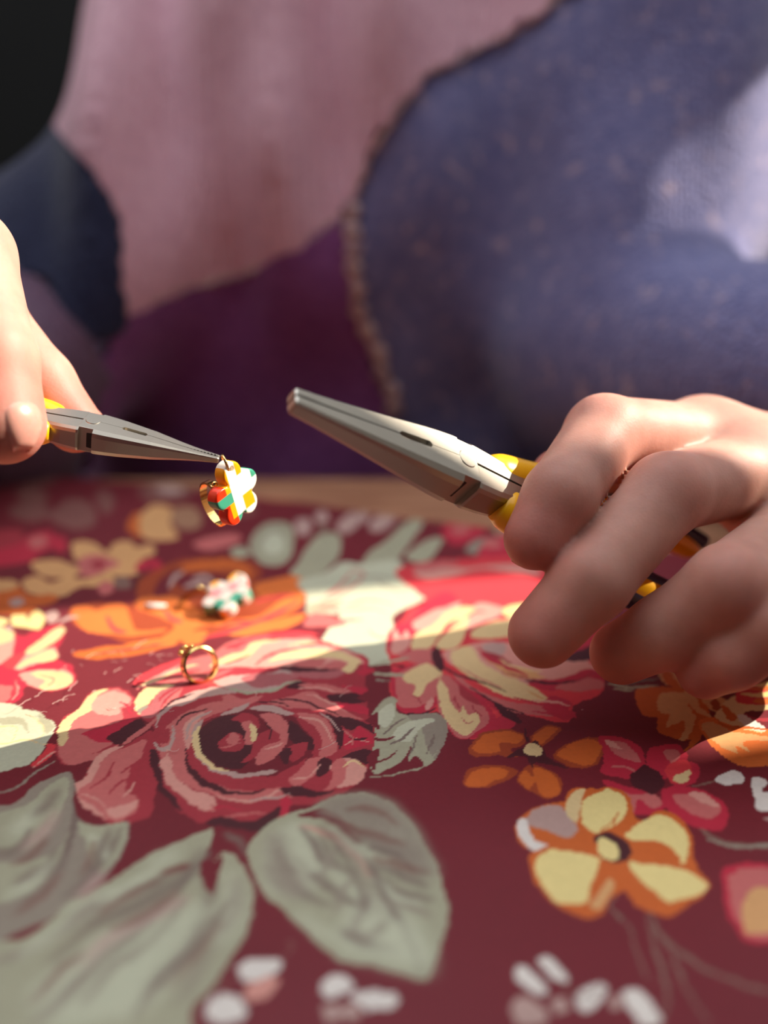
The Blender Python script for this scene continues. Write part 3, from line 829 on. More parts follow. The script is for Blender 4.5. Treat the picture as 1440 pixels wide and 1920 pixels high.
# table: wooden top on four legs
table = empty('table', (0, .1, TH)); tag(table, 'wooden table with a rounded edge under the printed cloth', 'table')
FAR = .415
bm = bmesh.new(); box(bm, -.62, .62, -.5-.1, FAR-.1, -.032-TH, -.0012-TH, .008); bm_obj('tabletop', bm, MAT['wood'], table)
for sx in (-.56, .56):
    for y in (-.44, .345):
        bm = bmesh.new(); box(bm, sx-.03, sx+.03, y-.13, y-.07, 0, -.032-TH, .004); bm_obj('leg', bm, MAT['wood'], table)
bm = bmesh.new(); box(bm, -.56, .56, -.56, .275, -.11-TH, -.032-TH); bm_obj('apron', bm, MAT['wood'], table)

# ------------------------------------------------------------------ printed cloth
def axis(parts):
    r = []
    for a, b, s in parts: r.append(np.linspace(a, b, max(2, int(round((b-a)/s))), endpoint=False))
    r.append([parts[-1][1]]); return np.concatenate(r)
gx = axis([(-.6, -.30, .004), (-.30, -.13, .0012), (-.13, .13, .0004), (.13, .30, .0012), (.30, .6, .004)])
gy = axis([(-.5, -.22, .005), (-.22, .05, .0016), (.05, .085, .0009), (.085, .235, .0004), (.235, .30, .0006), (.30, .412, .0011)])
def cloth_edge(x):                                              # far hem of the cloth, running askew over the table
    return np.interp(x, [-.6, -.3, -.2, -.115, -.06, 0, .055, .11, .3, .6], [.40, .408, .406, .392, .366, .336, .308, .288, .25, .22])
def cloth_colors():
    NX, NY = len(gx), len(gy); C = np.empty((NY, NX, 3), np.float32); C[:] = lin(PAL['M'])
    X, Y = np.meshgrid(gx, gy); r2 = np.random.default_rng(3)
    # ragged brush edges
    wx = X.copy(); wy = Y.copy()
    for f, amp in ((420, 19e-5), (900, 14e-5), (1900, 10e-5)):
        for k in range(3):
            a = r2.uniform(0, 6.28); ph = r2.uniform(0, 6.28, 2); q = f*(math.cos(a)*X+math.sin(a)*Y)
            wx += amp*.6*np.sin(q+ph[0]); wy += amp*.7*np.sin(q*1.13+ph[1])
    shapes = []
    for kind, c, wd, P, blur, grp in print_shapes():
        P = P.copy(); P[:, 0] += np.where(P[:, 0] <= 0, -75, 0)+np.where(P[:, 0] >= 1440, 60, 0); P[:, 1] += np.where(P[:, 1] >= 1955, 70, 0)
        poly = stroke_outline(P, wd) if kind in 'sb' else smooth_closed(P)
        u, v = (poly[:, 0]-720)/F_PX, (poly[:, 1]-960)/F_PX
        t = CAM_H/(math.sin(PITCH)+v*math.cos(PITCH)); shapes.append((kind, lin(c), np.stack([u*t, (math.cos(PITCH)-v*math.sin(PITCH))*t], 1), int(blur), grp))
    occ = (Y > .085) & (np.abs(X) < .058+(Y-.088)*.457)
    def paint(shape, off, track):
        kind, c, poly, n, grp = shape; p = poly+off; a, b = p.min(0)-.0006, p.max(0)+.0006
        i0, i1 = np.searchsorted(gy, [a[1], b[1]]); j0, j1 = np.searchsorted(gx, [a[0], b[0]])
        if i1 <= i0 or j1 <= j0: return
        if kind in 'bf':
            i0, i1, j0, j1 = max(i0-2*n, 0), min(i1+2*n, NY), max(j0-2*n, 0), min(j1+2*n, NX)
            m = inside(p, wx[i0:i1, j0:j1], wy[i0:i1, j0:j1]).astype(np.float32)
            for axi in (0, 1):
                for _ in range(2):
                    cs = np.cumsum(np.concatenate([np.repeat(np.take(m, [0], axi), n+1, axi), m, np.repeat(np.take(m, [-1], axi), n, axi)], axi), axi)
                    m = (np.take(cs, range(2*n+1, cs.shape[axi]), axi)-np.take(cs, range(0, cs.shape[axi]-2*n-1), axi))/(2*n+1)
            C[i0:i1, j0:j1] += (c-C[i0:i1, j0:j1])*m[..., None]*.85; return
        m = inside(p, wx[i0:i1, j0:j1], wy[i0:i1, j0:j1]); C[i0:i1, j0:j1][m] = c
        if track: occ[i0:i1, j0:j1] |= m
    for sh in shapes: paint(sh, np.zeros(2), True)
    # the motifs repeat over the rest of the cloth wherever there is room
    groups = {}
    for sh in shapes: groups.setdefault(sh[4], []).append(sh)
    big = {}
    for g, ss in groups.items():
        p = np.vstack([q[2] for q in ss if q[0] == 'p'] or [ss[0][2]]); big[g] = (p.min(0), p.max(0), max((np.ptp(q[2], 0).prod(), k) for k, q in enumerate(ss))[1])
    order = sorted(groups, key=lambda g: -np.ptp(np.array(big[g][:2]), 0).prod())
    for _ in range(5):
        for g in order:
            lo, hi, k = big[g]; size = hi-lo
            if size.max() > .13: continue
            for _t in range(40):
                o = np.array([r2.uniform(-.5, .5), r2.uniform(-.42, .36)])-lo-size/2
                i0, i1 = np.searchsorted(gy, [lo[1]+o[1], hi[1]+o[1]]); j0, j1 = np.searchsorted(gx, [lo[0]+o[0], hi[0]+o[0]])
                q = occ[max(i0, 0):i1, max(j0, 0):j1]
                if not q.size or q.mean() > .06: continue
                ctr = (lo+hi)/2
                for sh in groups[g]:
                    if np.abs(sh[2].mean(0)-ctr).max() < size.max()*.62: paint(sh, o, True)
                break
    return np.clip(C/.86, 0, .95)
def build_cloth():
    NX, NY = len(gx), len(gy); C = cloth_colors(); X, Y = np.meshgrid(gx, gy)
    Z = .0006*np.sin(X*37+Y*21)+.0005*np.sin(X*71-Y*46+1)+.0009
    idx = np.arange(NX*NY).reshape(NY, NX)
    keep = (Y[1:, 1:] < cloth_edge(X[1:, 1:])); F = np.stack([idx[:-1, :-1], idx[:-1, 1:], idx[1:, 1:], idx[1:, :-1]], -1)[keep]
    V = np.stack([X, Y, Z], -1).reshape(-1, 3); Cf = C.reshape(-1, 3)
    used = np.unique(F); mp = np.full(NX*NY, -1, np.int32); mp[used] = np.arange(len(used))
    o = mesh_obj('tablecloth', V[used], mp[F], MAT['cloth'], None, True, Cf[used])
    tag(o, 'maroon tablecloth printed with large roses and grey-green leaves', 'tablecloth'); return o
build_cloth()

# ------------------------------------------------------------------ implicit surfaces
BIG = .05
class Field:
    def __init__(s, lo, hi, h):
        s.lo = np.array(lo, float); s.h = h; s.n = np.ceil((np.array(hi)-s.lo)/h).astype(int)+1
        s.ax = [s.lo[i]+h*np.arange(s.n[i]) for i in range(3)]
    def new(s): return np.full(s.n, BIG, np.float32)
    def win(s, a, b, pad):
        i0 = np.maximum(np.floor((np.minimum(a, b)-pad-s.lo)/s.h).astype(int), 0); i1 = np.minimum(np.ceil((np.maximum(a, b)+pad-s.lo)/s.h).astype(int)+1, s.n)
        return tuple(slice(p, q) for p, q in zip(i0, i1))
    def cone(s, D, a, b, ra, rb, k=.003, scl=(1, 1, 1)):
        a, b = np.array(a, float), np.array(b, float); w = s.win(a, b, max(ra, rb)*max(1/min(scl), 1)+max(k, .012)+.004)
        if any(q.stop <= q.start for q in w): return
        x = s.ax[0][w[0]][:, None, None]; y = s.ax[1][w[1]][None, :, None]; z = s.ax[2][w[2]][None, None, :]
        px, py, pz = (x-a[0])*scl[0], (y-a[1])*scl[1], (z-a[2])*scl[2]; d = (b-a)*np.array(scl); L2 = max(d@d, 1e-12)
        t = np.clip((px*d[0]+py*d[1]+pz*d[2])/L2, 0, 1)
        q = np.sqrt((px-t*d[0])**2+(py-t*d[1])**2+(pz-t*d[2])**2)-(ra+(rb-ra)*t)
        s.smin(D, q.astype(np.float32), w, k)
    def smin(s, D, q, w, k):
        A = D[w]; hh = np.maximum(k-np.abs(A-q), 0)/k; D[w] = np.minimum(A, q)-hh*hh*k*.25
    def mesh(s, D):
        ins = D < 0; n = s.n
        c = np.zeros(n-1, np.int8)
        for dx in (0, 1):
            for dy in (0, 1):
                for dz in (0, 1): c += ins[dx:n[0]-1+dx, dy:n[1]-1+dy, dz:n[2]-1+dz]
        act = (c > 0) & (c < 8); I = np.argwhere(act); vid = np.full(n-1, -1, np.int64); vid[act] = np.arange(len(I))
        acc = np.zeros((len(I), 3)); cnt = np.zeros(len(I))
        cor = [(i, j, k) for i in (0, 1) for j in (0, 1) for k in (0, 1)]
        val = {q: D[I[:, 0]+q[0], I[:, 1]+q[1], I[:, 2]+q[2]].astype(float) for q in cor}
        for q in cor:
            for axi in range(3):
                if q[axi]: continue
                r = list(q); r[axi] = 1; r = tuple(r); va, vb = val[q], val[r]; m = (va < 0) != (vb < 0)
                t = np.where(m, va/np.where(m, va-vb, 1), 0); p = np.repeat(np.array([q], float), len(I), 0); p[:, axi] += t
                acc += np.where(m[:, None], p, 0); cnt += m
        V = s.lo+s.h*(I+acc/cnt[:, None]); Fs = []
        for axi in range(3):
            u, v = (axi+1) % 3, (axi+2) % 3
            sl0 = [slice(None)]*3; sl1 = [slice(None)]*3; sl0[axi] = slice(0, -1); sl1[axi] = slice(1, None)
            E = np.argwhere(ins[tuple(sl0)] != ins[tuple(sl1)]); E = E[(E[:, u] > 0) & (E[:, v] > 0) & (E[:, u] < n[u]-1) & (E[:, v] < n[v]-1)]
            if not len(E): continue
            def g(du, dv):
                Q = E.copy(); Q[:, u] -= du; Q[:, v] -= dv; return vid[Q[:, 0], Q[:, 1], Q[:, 2]]
            F = np.stack([g(0, 0), g(1, 0), g(1, 1), g(0, 1)], 1); fl = ins[E[:, 0], E[:, 1], E[:, 2]]
            F[~fl] = F[~fl][:, ::-1]; Fs.append(F)
        return V, np.vstack(Fs)
def relax(V, F, it=2, lam=.5):
    for _ in range(it):
        acc = np.zeros_like(V); cnt = np.zeros(len(V))
        for i in range(4):
            a, b = F[:, i], F[:, (i+1) % 4]
            np.add.at(acc, a, V[b]); np.add.at(cnt, a, 1); np.add.at(acc, b, V[a]); np.add.at(cnt, b, 1)
        V = V+lam*(acc/np.maximum(cnt, 1)[:, None]-V)
    return V

# ------------------------------------------------------------------ the person
MMR = 1e-3
def hand_mesh(fingers, palm, wrist, fore, h=.00085):
    pts = np.array([np.array(p) for f in fingers for p, r in f]+[np.array(p) for a in palm for p in (a[0], a[1])]+[np.array(fore)])
    fld = Field(pts.min(0)-.022, pts.max(0)+.022, h); F = fld.new(); Pm = fld.new()
    for f in fingers:
        Df = fld.new()
        for (a, ra), (b, rb) in zip(f, f[1:]): fld.cone(Df, a, b, ra*MMR, rb*MMR, .0025)
        w = (slice(None),)*3; fld.smin(F, Df, w, .0012)
    for a, b, ra, rb in palm: fld.cone(Pm, a, b, ra*MMR, rb*MMR, .010)
    fld.cone(Pm, wrist, fore, .0205, .026, .012, (1, 1, 1))
    fld.smin(Pm, F, (slice(None),)*3, .005)
    # fine skin folds over the middle joints
    V, Q = fld.mesh(Pm); V = relax(V, Q, 2)
    return V, Q
def skin_tint(V, tips, joints):
    base = lin((196, 147, 132)); red = lin((188, 100, 92)); pale = lin((230, 172, 146))
    t = np.zeros(len(V)); j = np.zeros(len(V))
    for p in tips: t = np.maximum(t, np.exp(-(np.linalg.norm(V-np.array(p), axis=1)/.011)**2))
    for p in joints: j = np.maximum(j, np.exp(-(np.linalg.norm(V-np.array(p), axis=1)/.011)**2))
    C = base+(red-base)*(t*.8+.35*j).clip(0, 1)[:, None]; return C
# hand at the right
def chain(*a): return [(at(x, y, z), r) for x, y, z, r in a]
RI = chain((1318, 834, .224, 11.2), (1132, 813, .199, 9.4), (1048, 932, .181, 8.0), (1004, 1010, .179, 7.15))
RM = chain((1408, 888, .217, 11.0), (1250, 925, .186, 9.2), (1108, 1090, .175, 8.4), (1017, 1188, .176, 7.6))
RR = chain((1500, 1000, .207, 10.5), (1366, 1098, .171, 8.7), (1246, 1184, .179, 8.0), (1164, 1225, .186, 7.2))
RP = chain((1560, 1110, .198, 9.5), (1452, 1170, .168, 7.9), (1372, 1228, .172, 7.0), (1322, 1258, .177, 6.2))
RT = chain((1575, 900, .247, 13.0), (1345, 895, .236, 10.3), (1160, 878, .223, 8.8), (1048, 895, .212, 7.5))
rw = at(1650, 930, .248); rfore = Vector((.205, .285, .055))
rpalm = [(rw, RI[0][0], 19, 11.5), (rw, RM[0][0], 19, 11.5), (rw, RR[0][0], 18, 11), (rw, RP[0][0], 17, 10), (RI[0][0], RM[0][0], 10.5, 10.5), (RM[0][0], RR[0][0], 10.5, 10), (RR[0][0], RP[0][0], 10, 9), (rw, RT[0][0], 17, 14)]
# hand at the left
LT = chain((-260, 340, .196, 14.0), (-70, 478, .181, 11.0), (-18, 672, .172, 9.4), (6, 794, .170, 8.7))
LI = chain((-205, 440, .207, 11.0), (-28, 592, .199, 8.9), (76, 716, .199, 7.9), (140, 798, .200, 6.8))
LM = chain((-290, 500, .209, 11.0), (-165, 690, .222, 9.0), (-175, 810, .214, 8.2), (-225, 860, .203, 7.4))
LR = chain((-380, 560, .208, 10.5), (-270, 720, .222, 8.6), (-280, 835, .212, 7.8), (-330, 870, .2, 7.0))
LP = chain((-470, 600, .206, 9.5), (-380, 740, .218, 7.5), (-385, 830, .21, 6.8), (-420, 860, .2, 6.1))
lw = at(-560, 400, .214); lfore = Vector((-.235, .290, .105))
lpalm = [(lw, LI[0][0], 19, 11.5), (lw, LM[0][0], 19, 11.5), (lw, LR[0][0], 18, 11), (lw, LP[0][0], 17, 10), (LI[0][0], LM[0][0], 10.5, 10.5), (LM[0][0], LR[0][0], 10.5, 10), (LR[0][0], LP[0][0], 10, 9), (lw, LT[0][0], 17, 14), (LT[0][0], LI[0][0], 10, 9)]
# arms, trunk, legs (metres)
SHR, ELR, WRR = Vector((.166, .52, .285)), Vector((.124, .447, .060)), Vector((.205, .285, .055))
SHL, ELL, WRL = Vector((-.086, .56, .228)), Vector((-.212, .43, .035)), Vector((-.235, .290, .105))
def trunk(fld, D, g, arms=True):
    c = lambda a, b, ra, rb, k=.05, s=(1, 1, 1): fld.cone(D, a, b, ra+g, rb+g, k, s)
    c((-.105, .60, -.20), (.105, .60, -.20), .125, .125); c((-.095, .60, -.02), (.105, .60, -.02), .118, .118)
    c((-.085, .595, .12), (.12, .59, .12), .126, .126); c((-.055, .60, .225), (.125, .60, .225), .105, .105)
    c((-.02, .57, .16), (.14, .56, .16), .085, .085)
    if arms:
        c(SHR, ELR, .056, .047, .035); c(ELR, WRR, .045, .032, .02); c(SHL, ELL, .056, .046, .035); c(ELL, WRL, .045, .032, .02)
person = empty('person', (0, .60, TH)); tag(person, 'person in a mauve, purple and navy patchwork sweater holding two pairs of pliers', 'person')
PO = np.array(person.location)
def build_body():
    V1, Q1 = hand_mesh([RI, RM, RR, RP, RT], rpalm, rw, rfore); V2, Q2 = hand_mesh([LI, LM, LR, LP, LT], lpalm, lw, lfore)
    f = Field((-.42, .24, -.42), (.40, .80, .66), .0075); D = f.new(); trunk(f, D, -.006, False)
    for a, b, ra, rb in ((SHR, ELR, .043, .036), (ELR, rfore, .036, .027), (SHL, ELL, .043, .036), (ELL, lfore, .036, .027)): f.cone(D, a, b, ra, rb, .02)
    f.cone(D, (.01, .60, .28), (.01, .57, .40), .055, .050, .04)                         # neck
    f.cone(D, (.01, .555, .50), (.01, .565, .545), .074, .080, .02); f.cone(D, (.01, .525, .435), (.01, .55, .48), .042, .060, .03)   # head, jaw
    f.cone(D, (.01, .478, .505), (.01, .452, .468), .010, .014, .012)                    # nose
    f.cone(D, (-.012, .482, .437), (.032, .482, .437), .009, .009, .008)                 # lips
    for s in (-1, 1):
        f.cone(D, (.01+s*.03, .487, .512), (.01+s*.03, .487, .512), .012, .012, .006)    # eyes
        f.cone(D, (.01+s*.078, .565, .475), (.01+s*.084, .575, .52), .010, .014, .008)   # ears
    V3, Q3 = f.mesh(D); V3 = relax(V3, Q3, 1)
    V = np.vstack([V1, V2, V3]); Q = np.vstack([Q1, Q2+len(V1), Q3+len(V1)+len(V2)])
    tips = [c[-1][0] for c in (RI, RM, RR, RP, RT, LI, LM, LR, LP, LT)]; joints = [c[1][0] for c in (RI, RM, RR, RP, LI, LM)]
    return mesh_obj('body', V-PO, Q, MAT['skin'], person, True, skin_tint(V, tips, joints), 'tint')
body = build_body()
def nail(chain_, nrm, wmm, lmm, back=.004):
    tip, r = chain_[-1]; prev = chain_[-2][0]; ax = (tip-prev).normalized(); n = (nrm-ax*nrm.dot(ax)).normalized(); s = ax.cross(n)
    R_ = r*MMR; V, F = [], []; NU, NV = 10, 10
    for i in range(NU):
        for j in range(NV):
            u, v = i/(NU-1)*2-1, j/(NV-1)*2-1
            k = math.sqrt(max(1-abs(u)**2.6, .02)) if u < 0 else (1-abs(u)**3*.35)
            a = v*k*wmm*MMR/R_*.5; rad = R_*1.0+.0003-.0012*(abs(u)**4 if u < 0 else 0)-.0016*abs(v)**5
            c = tip+ax*(u*lmm*MMR*.5+.0024)
            drop = max(0, (c-tip).dot(ax))
            rr = math.sqrt(max(rad*rad-drop*drop*.85, 1e-8))
            V.append(c+n*(math.cos(a)*rr)+s*(math.sin(a)*rr))
    F = [(i*NV+j, i*NV+j+1, (i+1)*NV+j+1, (i+1)*NV+j) for i in range(NU-1) for j in range(NV-1)]
    o = mesh_obj('fingernail', np.array(V)-PO, F, MAT['nail'], person); m = o.modifiers.new('thick', 'SOLIDIFY'); m.thickness = .0003; m.offset = 0
nail(LT, Vector((.82, -.56, -.05)), 11.5, 10.6)
nail(LI, Vector((.45, .85, .3)), 9.5, 10)
for c_, w_ in ((RI, 10), (RM, 10), (RR, 9), (RP, 8)): nail(c_, Vector((.1, 1, 0)), w_*.8, w_*.75)

# sweater: navy knit base with sewn-on panels
def build_sweater():
    f = Field((-.43, .22, -.36), (.42, .80, .40), .0052); D = f.new(); trunk(f, D, .010)
    f.cone(D, (.01, .60, .27), (.01, .585, .335), .075, .068, .03)
    x = f.ax[0][:, None, None]; y = f.ax[1][None, :, None]; z = f.ax[2][None, None, :]
    D += ((.0105*np.sin(x*78+z*14+.6*np.sin(z*11)+.4)+.004*np.sin(x*141-z*9+1))*np.clip((z-.06)*9, 0, 1)*np.clip(1-(x+.02)*6, .15, 1)+.0018*np.sin(z*38+x*17+1.3)*np.cos(x*21+.5)+.0012*np.sin((x-z)*62)).astype(np.float32)
    D = np.maximum(D, np.broadcast_to(-z-.33, D.shape)).astype(np.float32)
    cut = np.sqrt((x-.01)**2+(y-.575)**2+(z-.37)**2)-.066; D = np.maximum(D, -cut).astype(np.float32)
    V, Q = f.mesh(D); V = relax(V, Q, 1)
    # open the cuffs so that the wrists come out
    return V, Q
SV, SQ = build_sweater()
sweater = mesh_obj('sweater', SV-PO, SQ, MAT['navy'], person); tag(sweater, 'knitted patchwork sweater')
def vertex_normals(V, Q):
    n = np.cross(V[Q[:, 2]]-V[Q[:, 0]], V[Q[:, 3]]-V[Q[:, 1]]); N = np.zeros_like(V)
    for i in range(4): np.add.at(N, Q[:, i], n)
    return N/np.maximum(np.linalg.norm(N, axis=1, keepdims=True), 1e-12)
SN = vertex_normals(SV, SQ)
def panel(name, outline, mat, label, off=.0014, depth=(-1, 9), sub=4, front=True):
    poly = smooth_closed(np.array(outline, float).reshape(-1, 2), 6)
    c = SV[SQ].mean(1); nf = SN[SQ].mean(1); px, py = to_px(c[:, 0], c[:, 1], c[:, 2])
    a, b = poly.min(0)-25, poly.max(0)+25
    m = (px > a[0]) & (px < b[0]) & (py > a[1]) & (py < b[1]) & (c[:, 1] > depth[0]) & (c[:, 1] < depth[1])
    if front: m &= (nf[:, 1] < .45)
    q = SQ[m]; A, B, C_, E_ = (SV[q[:, i]]+SN[q[:, i]]*off for i in range(4)); V, F = [], []; n = sub
    t = np.arange(n+1)/n; U, W = np.meshgrid(t, t, indexing='ij')
    G = (A[:, None, None]*((1-U)*(1-W))[None, ..., None]+B[:, None, None]*(U*(1-W))[None, ..., None]+C_[:, None, None]*(U*W)[None, ..., None]+E_[:, None, None]*((1-U)*W)[None, ..., None])
    k = len(q); idx = np.arange(k*(n+1)**2).reshape(k, n+1, n+1)
    F = np.stack([idx[:, :-1, :-1], idx[:, 1:, :-1], idx[:, 1:, 1:], idx[:, :-1, 1:]], -1).reshape(-1, 4); V = G.reshape(-1, 3)
    ctr = V[F].mean(1); fx, fy = to_px(ctr[:, 0], ctr[:, 1], ctr[:, 2]); w = 3*np.sin(fx*.11)+3*np.sin(fy*.13+1)
    F = F[inside(poly, fx+w, fy+w*.7)]
    # weld
    key = np.round(V/1e-5).astype(np.int64); used = np.unique(F); _, first, inv = np.unique(key[used], axis=0, return_index=True, return_inverse=True)
    mp = np.zeros(len(V), np.int64); mp[used] = inv.ravel(); V2 = V[used][first]
    o = mesh_obj(name, V2-PO, mp[F], mat, sweater); s = o.modifiers.new('thick', 'SOLIDIFY'); s.thickness = .0022; s.offset = 1
    tag(o, label); return o
MAUVE = [1045,-60, 1040,0, 985,45, 900,92, 820,128, 770,175, 722,235, 690,300, 655,385, 620,420, 545,470, 455,512, 350,540, 285,570, 240,592, 225,520, 222,420, 180,330, 110,245, 70,188, -40,205, -60,60, 0,-60]
PURPLE = [640,418, 655,480, 668,560, 690,640, 712,720, 735,800, 745,960, 200,960, 190,700, 225,615, 300,560, 400,528, 470,508, 560,462]
panel('knit_panel', MAUVE, MAT['mauve'], 'mauve ribbed knit panel', sub=4)
panel('knit_panel', PURPLE, MAT['purple'], 'dark purple knit panel', sub=4)
panel('knit_panel', [60,520, 110,575, 170,640, 200,720, 150,800, 120,960, -80,960, -80,520], MAT['dusty'], 'dusty mauve cuff panel', .0018, (-1, .475), 3)
panel('knit_panel', [-200,215, -40,207, 66,192, 110,245, 178,335, 220,425, 222,520, 236,600, 180,640, 110,570, 60,515, -200,500], MAT['navy_shaded'], 'navy sleeve panel with its shade put into a darker knit', .0018, (.375, 9), 3)
def surf(px, py):
    "point of the sweater front seen at a pixel"
    X, Y = to_px(SV[:, 0], SV[:, 1], SV[:, 2]); d = (X-px)**2+(Y-py)**2; m = np.argsort(d)[:14]; m = m[np.argmin(SV[m, 1])]
    return Vector(SV[m]+SN[m]*.003)
def seam(pts, r, label):
    P = cr(np.array(pts, float).reshape(-1, 2), 5); Q = np.array([surf(*p) for p in P])
    for _ in range(2): Q[1:-1] = (Q[:-2]+2*Q[1:-1]+Q[2:])/4
    bm = bmesh.new(); tube(bm, [Vector(q)-Vector(PO) for q in Q], [r*(1+.35*math.sin(i*1.9)) for i in range(len(Q))], 8, .6, Vector((0, 1, .1)))
    tag(bm_obj('seam', bm, MAT['seam'], sweater, True), label)
seam([652,388, 655,440, 662,500, 676,560, 688,620, 706,680, 722,730, 742,785], .0042, 'tan fuzzy seam')
seam([650,388, 610,425, 545,470, 455,512, 350,540, 290,568], .0013, 'tan fuzzy seam')
seam([1040,0, 985,45, 900,92, 820,128, 770,175, 722,235, 690,300, 655,385], .0011, 'tan fuzzy seam')
# trousers, hair and a stool complete the seated figure
def lower():
    f = Field((-.30, .05, TH-.01), (.30, .80, -.16), .011); D = f.new()
    f.cone(D, (-.10, .61, -.24), (.10, .61, -.24), .130, .130, .04)
    for s in (-1, 1):
        f.cone(D, (s*.10, .60, -.26), (s*.12, .20, -.25), .082, .062, .04); f.cone(D, (s*.12, .20, -.25), (s*.12, .24, TH+.09), .060, .045, .02)
    V, Q = f.mesh(D); mesh_obj('trousers', relax(V, Q, 1)-PO, Q, MAT['denim'], person)
    for s in (-1, 1):
        f = Field((s*.12-.07, .05, TH), (s*.12+.07, .34, TH+.16), .008); D = f.new()
        f.cone(D, (s*.12, .25, TH+.042), (s*.12, .13, TH+.034), .040, .032, .02); f.cone(D, (s*.12, .25, TH+.05), (s*.12, .245, TH+.1), .04, .04, .02)
        V, Q = f.mesh(D); mesh_obj('shoe', relax(V, Q, 1)-PO, Q, MAT['dark'], person)
    f = Field((-.13, .44, .36), (.15, .76, .67), .007); D = f.new()
    f.cone(D, (.01, .575, .535), (.01, .60, .50), .088, .086, .03); f.cone(D, (.01, .62, .47), (.01, .645, .42), .070, .040, .03)
    x = f.ax[0][:, None, None]; y = f.ax[1][None, :, None]; z = f.ax[2][None, None, :]
    D = np.maximum(D, (.535-y)-.25*(z-.5)*1.6+0*x).astype(np.float32); V, Q = f.mesh(D); mesh_obj('hair', relax(V, Q, 1)-PO, Q, MAT['hair'], person)
lower()
st = empty('stool', (0, .63, TH)); tag(st, 'plain wooden stool the person sits on', 'stool')
bm = bmesh.new(); box(bm, -.19, .19, -.17, .17, .335, .36, .01); bm_obj('seat', bm, MAT['wood'], st)
for sx in (-1, 1):
    for sy in (-1, 1):
        bm = bmesh.new(); tube(bm, [Vector((sx*.16, sy*.14, 0)), Vector((sx*.14, sy*.12, .336))], [.016, .018], 10, 1, Vector((1, 0, 0))); bm_obj('leg', bm, MAT['wood'], st)

# ------------------------------------------------------------------ pliers (millimetres, tip at the origin, handles along +x, flat face +z)
WX = [0, 6, 14, 22, 30, 36, 38.5]; WY = [2.3, 2.9, 3.9, 5.0, 6.2, 6.9, 6.9]; TZ = [1.7, 2.0, 2.6, 3.2, 3.9, 4.3, 4.4]
def halfw(x): return np.interp(x, WX+[44, 50, 58], WY+[6.6, 6.3, 5.6])
def halft(x): return np.interp(x, WX+[44, 58], TZ+[4.2, 3.6])
def section(x, g, w, t, s, c):
    P = [(g, t), (w-c, t), (w-.25*c, t-.5*c), (w, t-1.3*c), (w, -t+1.3*c), (w-.25*c, -t+.5*c), (w-c, -t), (g, -t)]
    P = [Vector((x, s*y, z)) for y, z in P]; return P if s > 0 else P[::-1]
def make_pliers(label, opening=0.0, spread=1.0, slim=1.0):
    root = empty('pliers'); tag(root, label, 'pliers')
    for s in (1, -1):
        bm = bmesh.new(); xs = [0, .4, 2, 5, 9, 13, 17, 21, 23, 23.6, 27, 30.4, 31, 34, 37, 38.2]
        rings = []
        for x in xs:
            g = .06+opening*max(0, 1-x/31) if not 23.3 < x < 30.7 else .85
            w, t = halfw(x), halft(x)
            q = slim+(1-slim)*min(x/20, 1); w, t = w*q, t*q
            if x == 0: w, t = w*.82, t*.82
            rings.append(section(x, g, w, t, s, w*.24))
        loft(bm, rings); bm_obj('jaw', bm, MAT['steel'], root)
        # grip teeth along the inner face of each jaw
        bm = bmesh.new()
        for k in range(10): box(bm, 1.2+k*1.1, 1.7+k*1.1, min(s*.01, s*.07), max(s*.01, s*.07), -halft(1.2+k)*.8, halft(1.2+k)*.8)
        bm_obj('teeth', bm, MAT['steel_dark'], root)
        bm = bmesh.new(); rings = [section(x, .35, halfw(x)-d, halft(x)-.05, s, 1.2) for x, d in ((42.6, .2), (43.2, 0), (48, 0), (53, .2), (60, 1.2))]
        loft(bm, rings); bm_obj('tang', bm, MAT['steel'], root)
        bm = bmesh.new(); rings = [section(x, 0, halfw(x)-1.7, halft(x)-.8, s, .8) for x in (37.5, 40, 43)]
        loft(bm, rings); bm_obj('side_notch', bm, MAT['steel_dark'], root)  # dark filler block stands in for the shade inside the side recess
        # handle sleeve
        cv = cr([(51.5, s*4.6, 0, 3.7), (55, s*5.4, 0, 4.9), (66, s*(5.2+3.2*spread), 0, 5.0), (82, s*(6+8*spread), 0, 5.2), (104, s*(6+10.5*spread), 0, 5.3), (122, s*(6+9*spread), 0, 5.0), (130, s*(6+7.5*spread), 0, 4.2), (132, s*(6+7*spread), 0, 2.2)], 5)
        bm = bmesh.new(); tube(bm, [Vector(p[:3]) for p in cv], [p[3] for p in cv], 18, .92)
        hd = bm_obj('handle', bm, MAT['yellow'], root, True)
        c2 = cv[13:30]; bm = bmesh.new()
        tube(bm, [Vector((p[0], p[1]+s*2.6, 0)) for p in c2], [2.9*min(1, .35+.4*min(i, len(c2)-1-i)) for i, p in enumerate(c2)], 14, 1.15); bm_obj('grip_inlay', bm, MAT['blue'], hd, True)
        c3 = cv[14:34]; bm = bmesh.new()
        tube(bm, [Vector((p[0], p[1]-s*1.0, 3.3)) for p in c3], [2.1*min(1, .35+.4*min(i, len(c3)-1-i)) for i, p in enumerate(c3)], 12, 1.1); bm_obj('grip_inlay', bm, MAT['blue'], hd, True)
    bm = bmesh.new(); box(bm, 37.8, 43, -5.1, 5.1, -4.15, 4.28, .15); bm_obj('joint', bm, MAT['steel'], root)
    bm = bmesh.new(); box(bm, 23.3, 30.7, -.9, .9, -3.0, 2.6); bm_obj('cutter_slot', bm, MAT['steel'], root)
    bm = bmesh.new(); bmesh.ops.create_cone(bm, cap_ends=True, segments=28, radius1=2.3, radius2=2.1, depth=.3, matrix=Matrix.Translation((40, 0, 4.35))); bm_obj('rivet', bm, MAT['steel'], root)
    return root
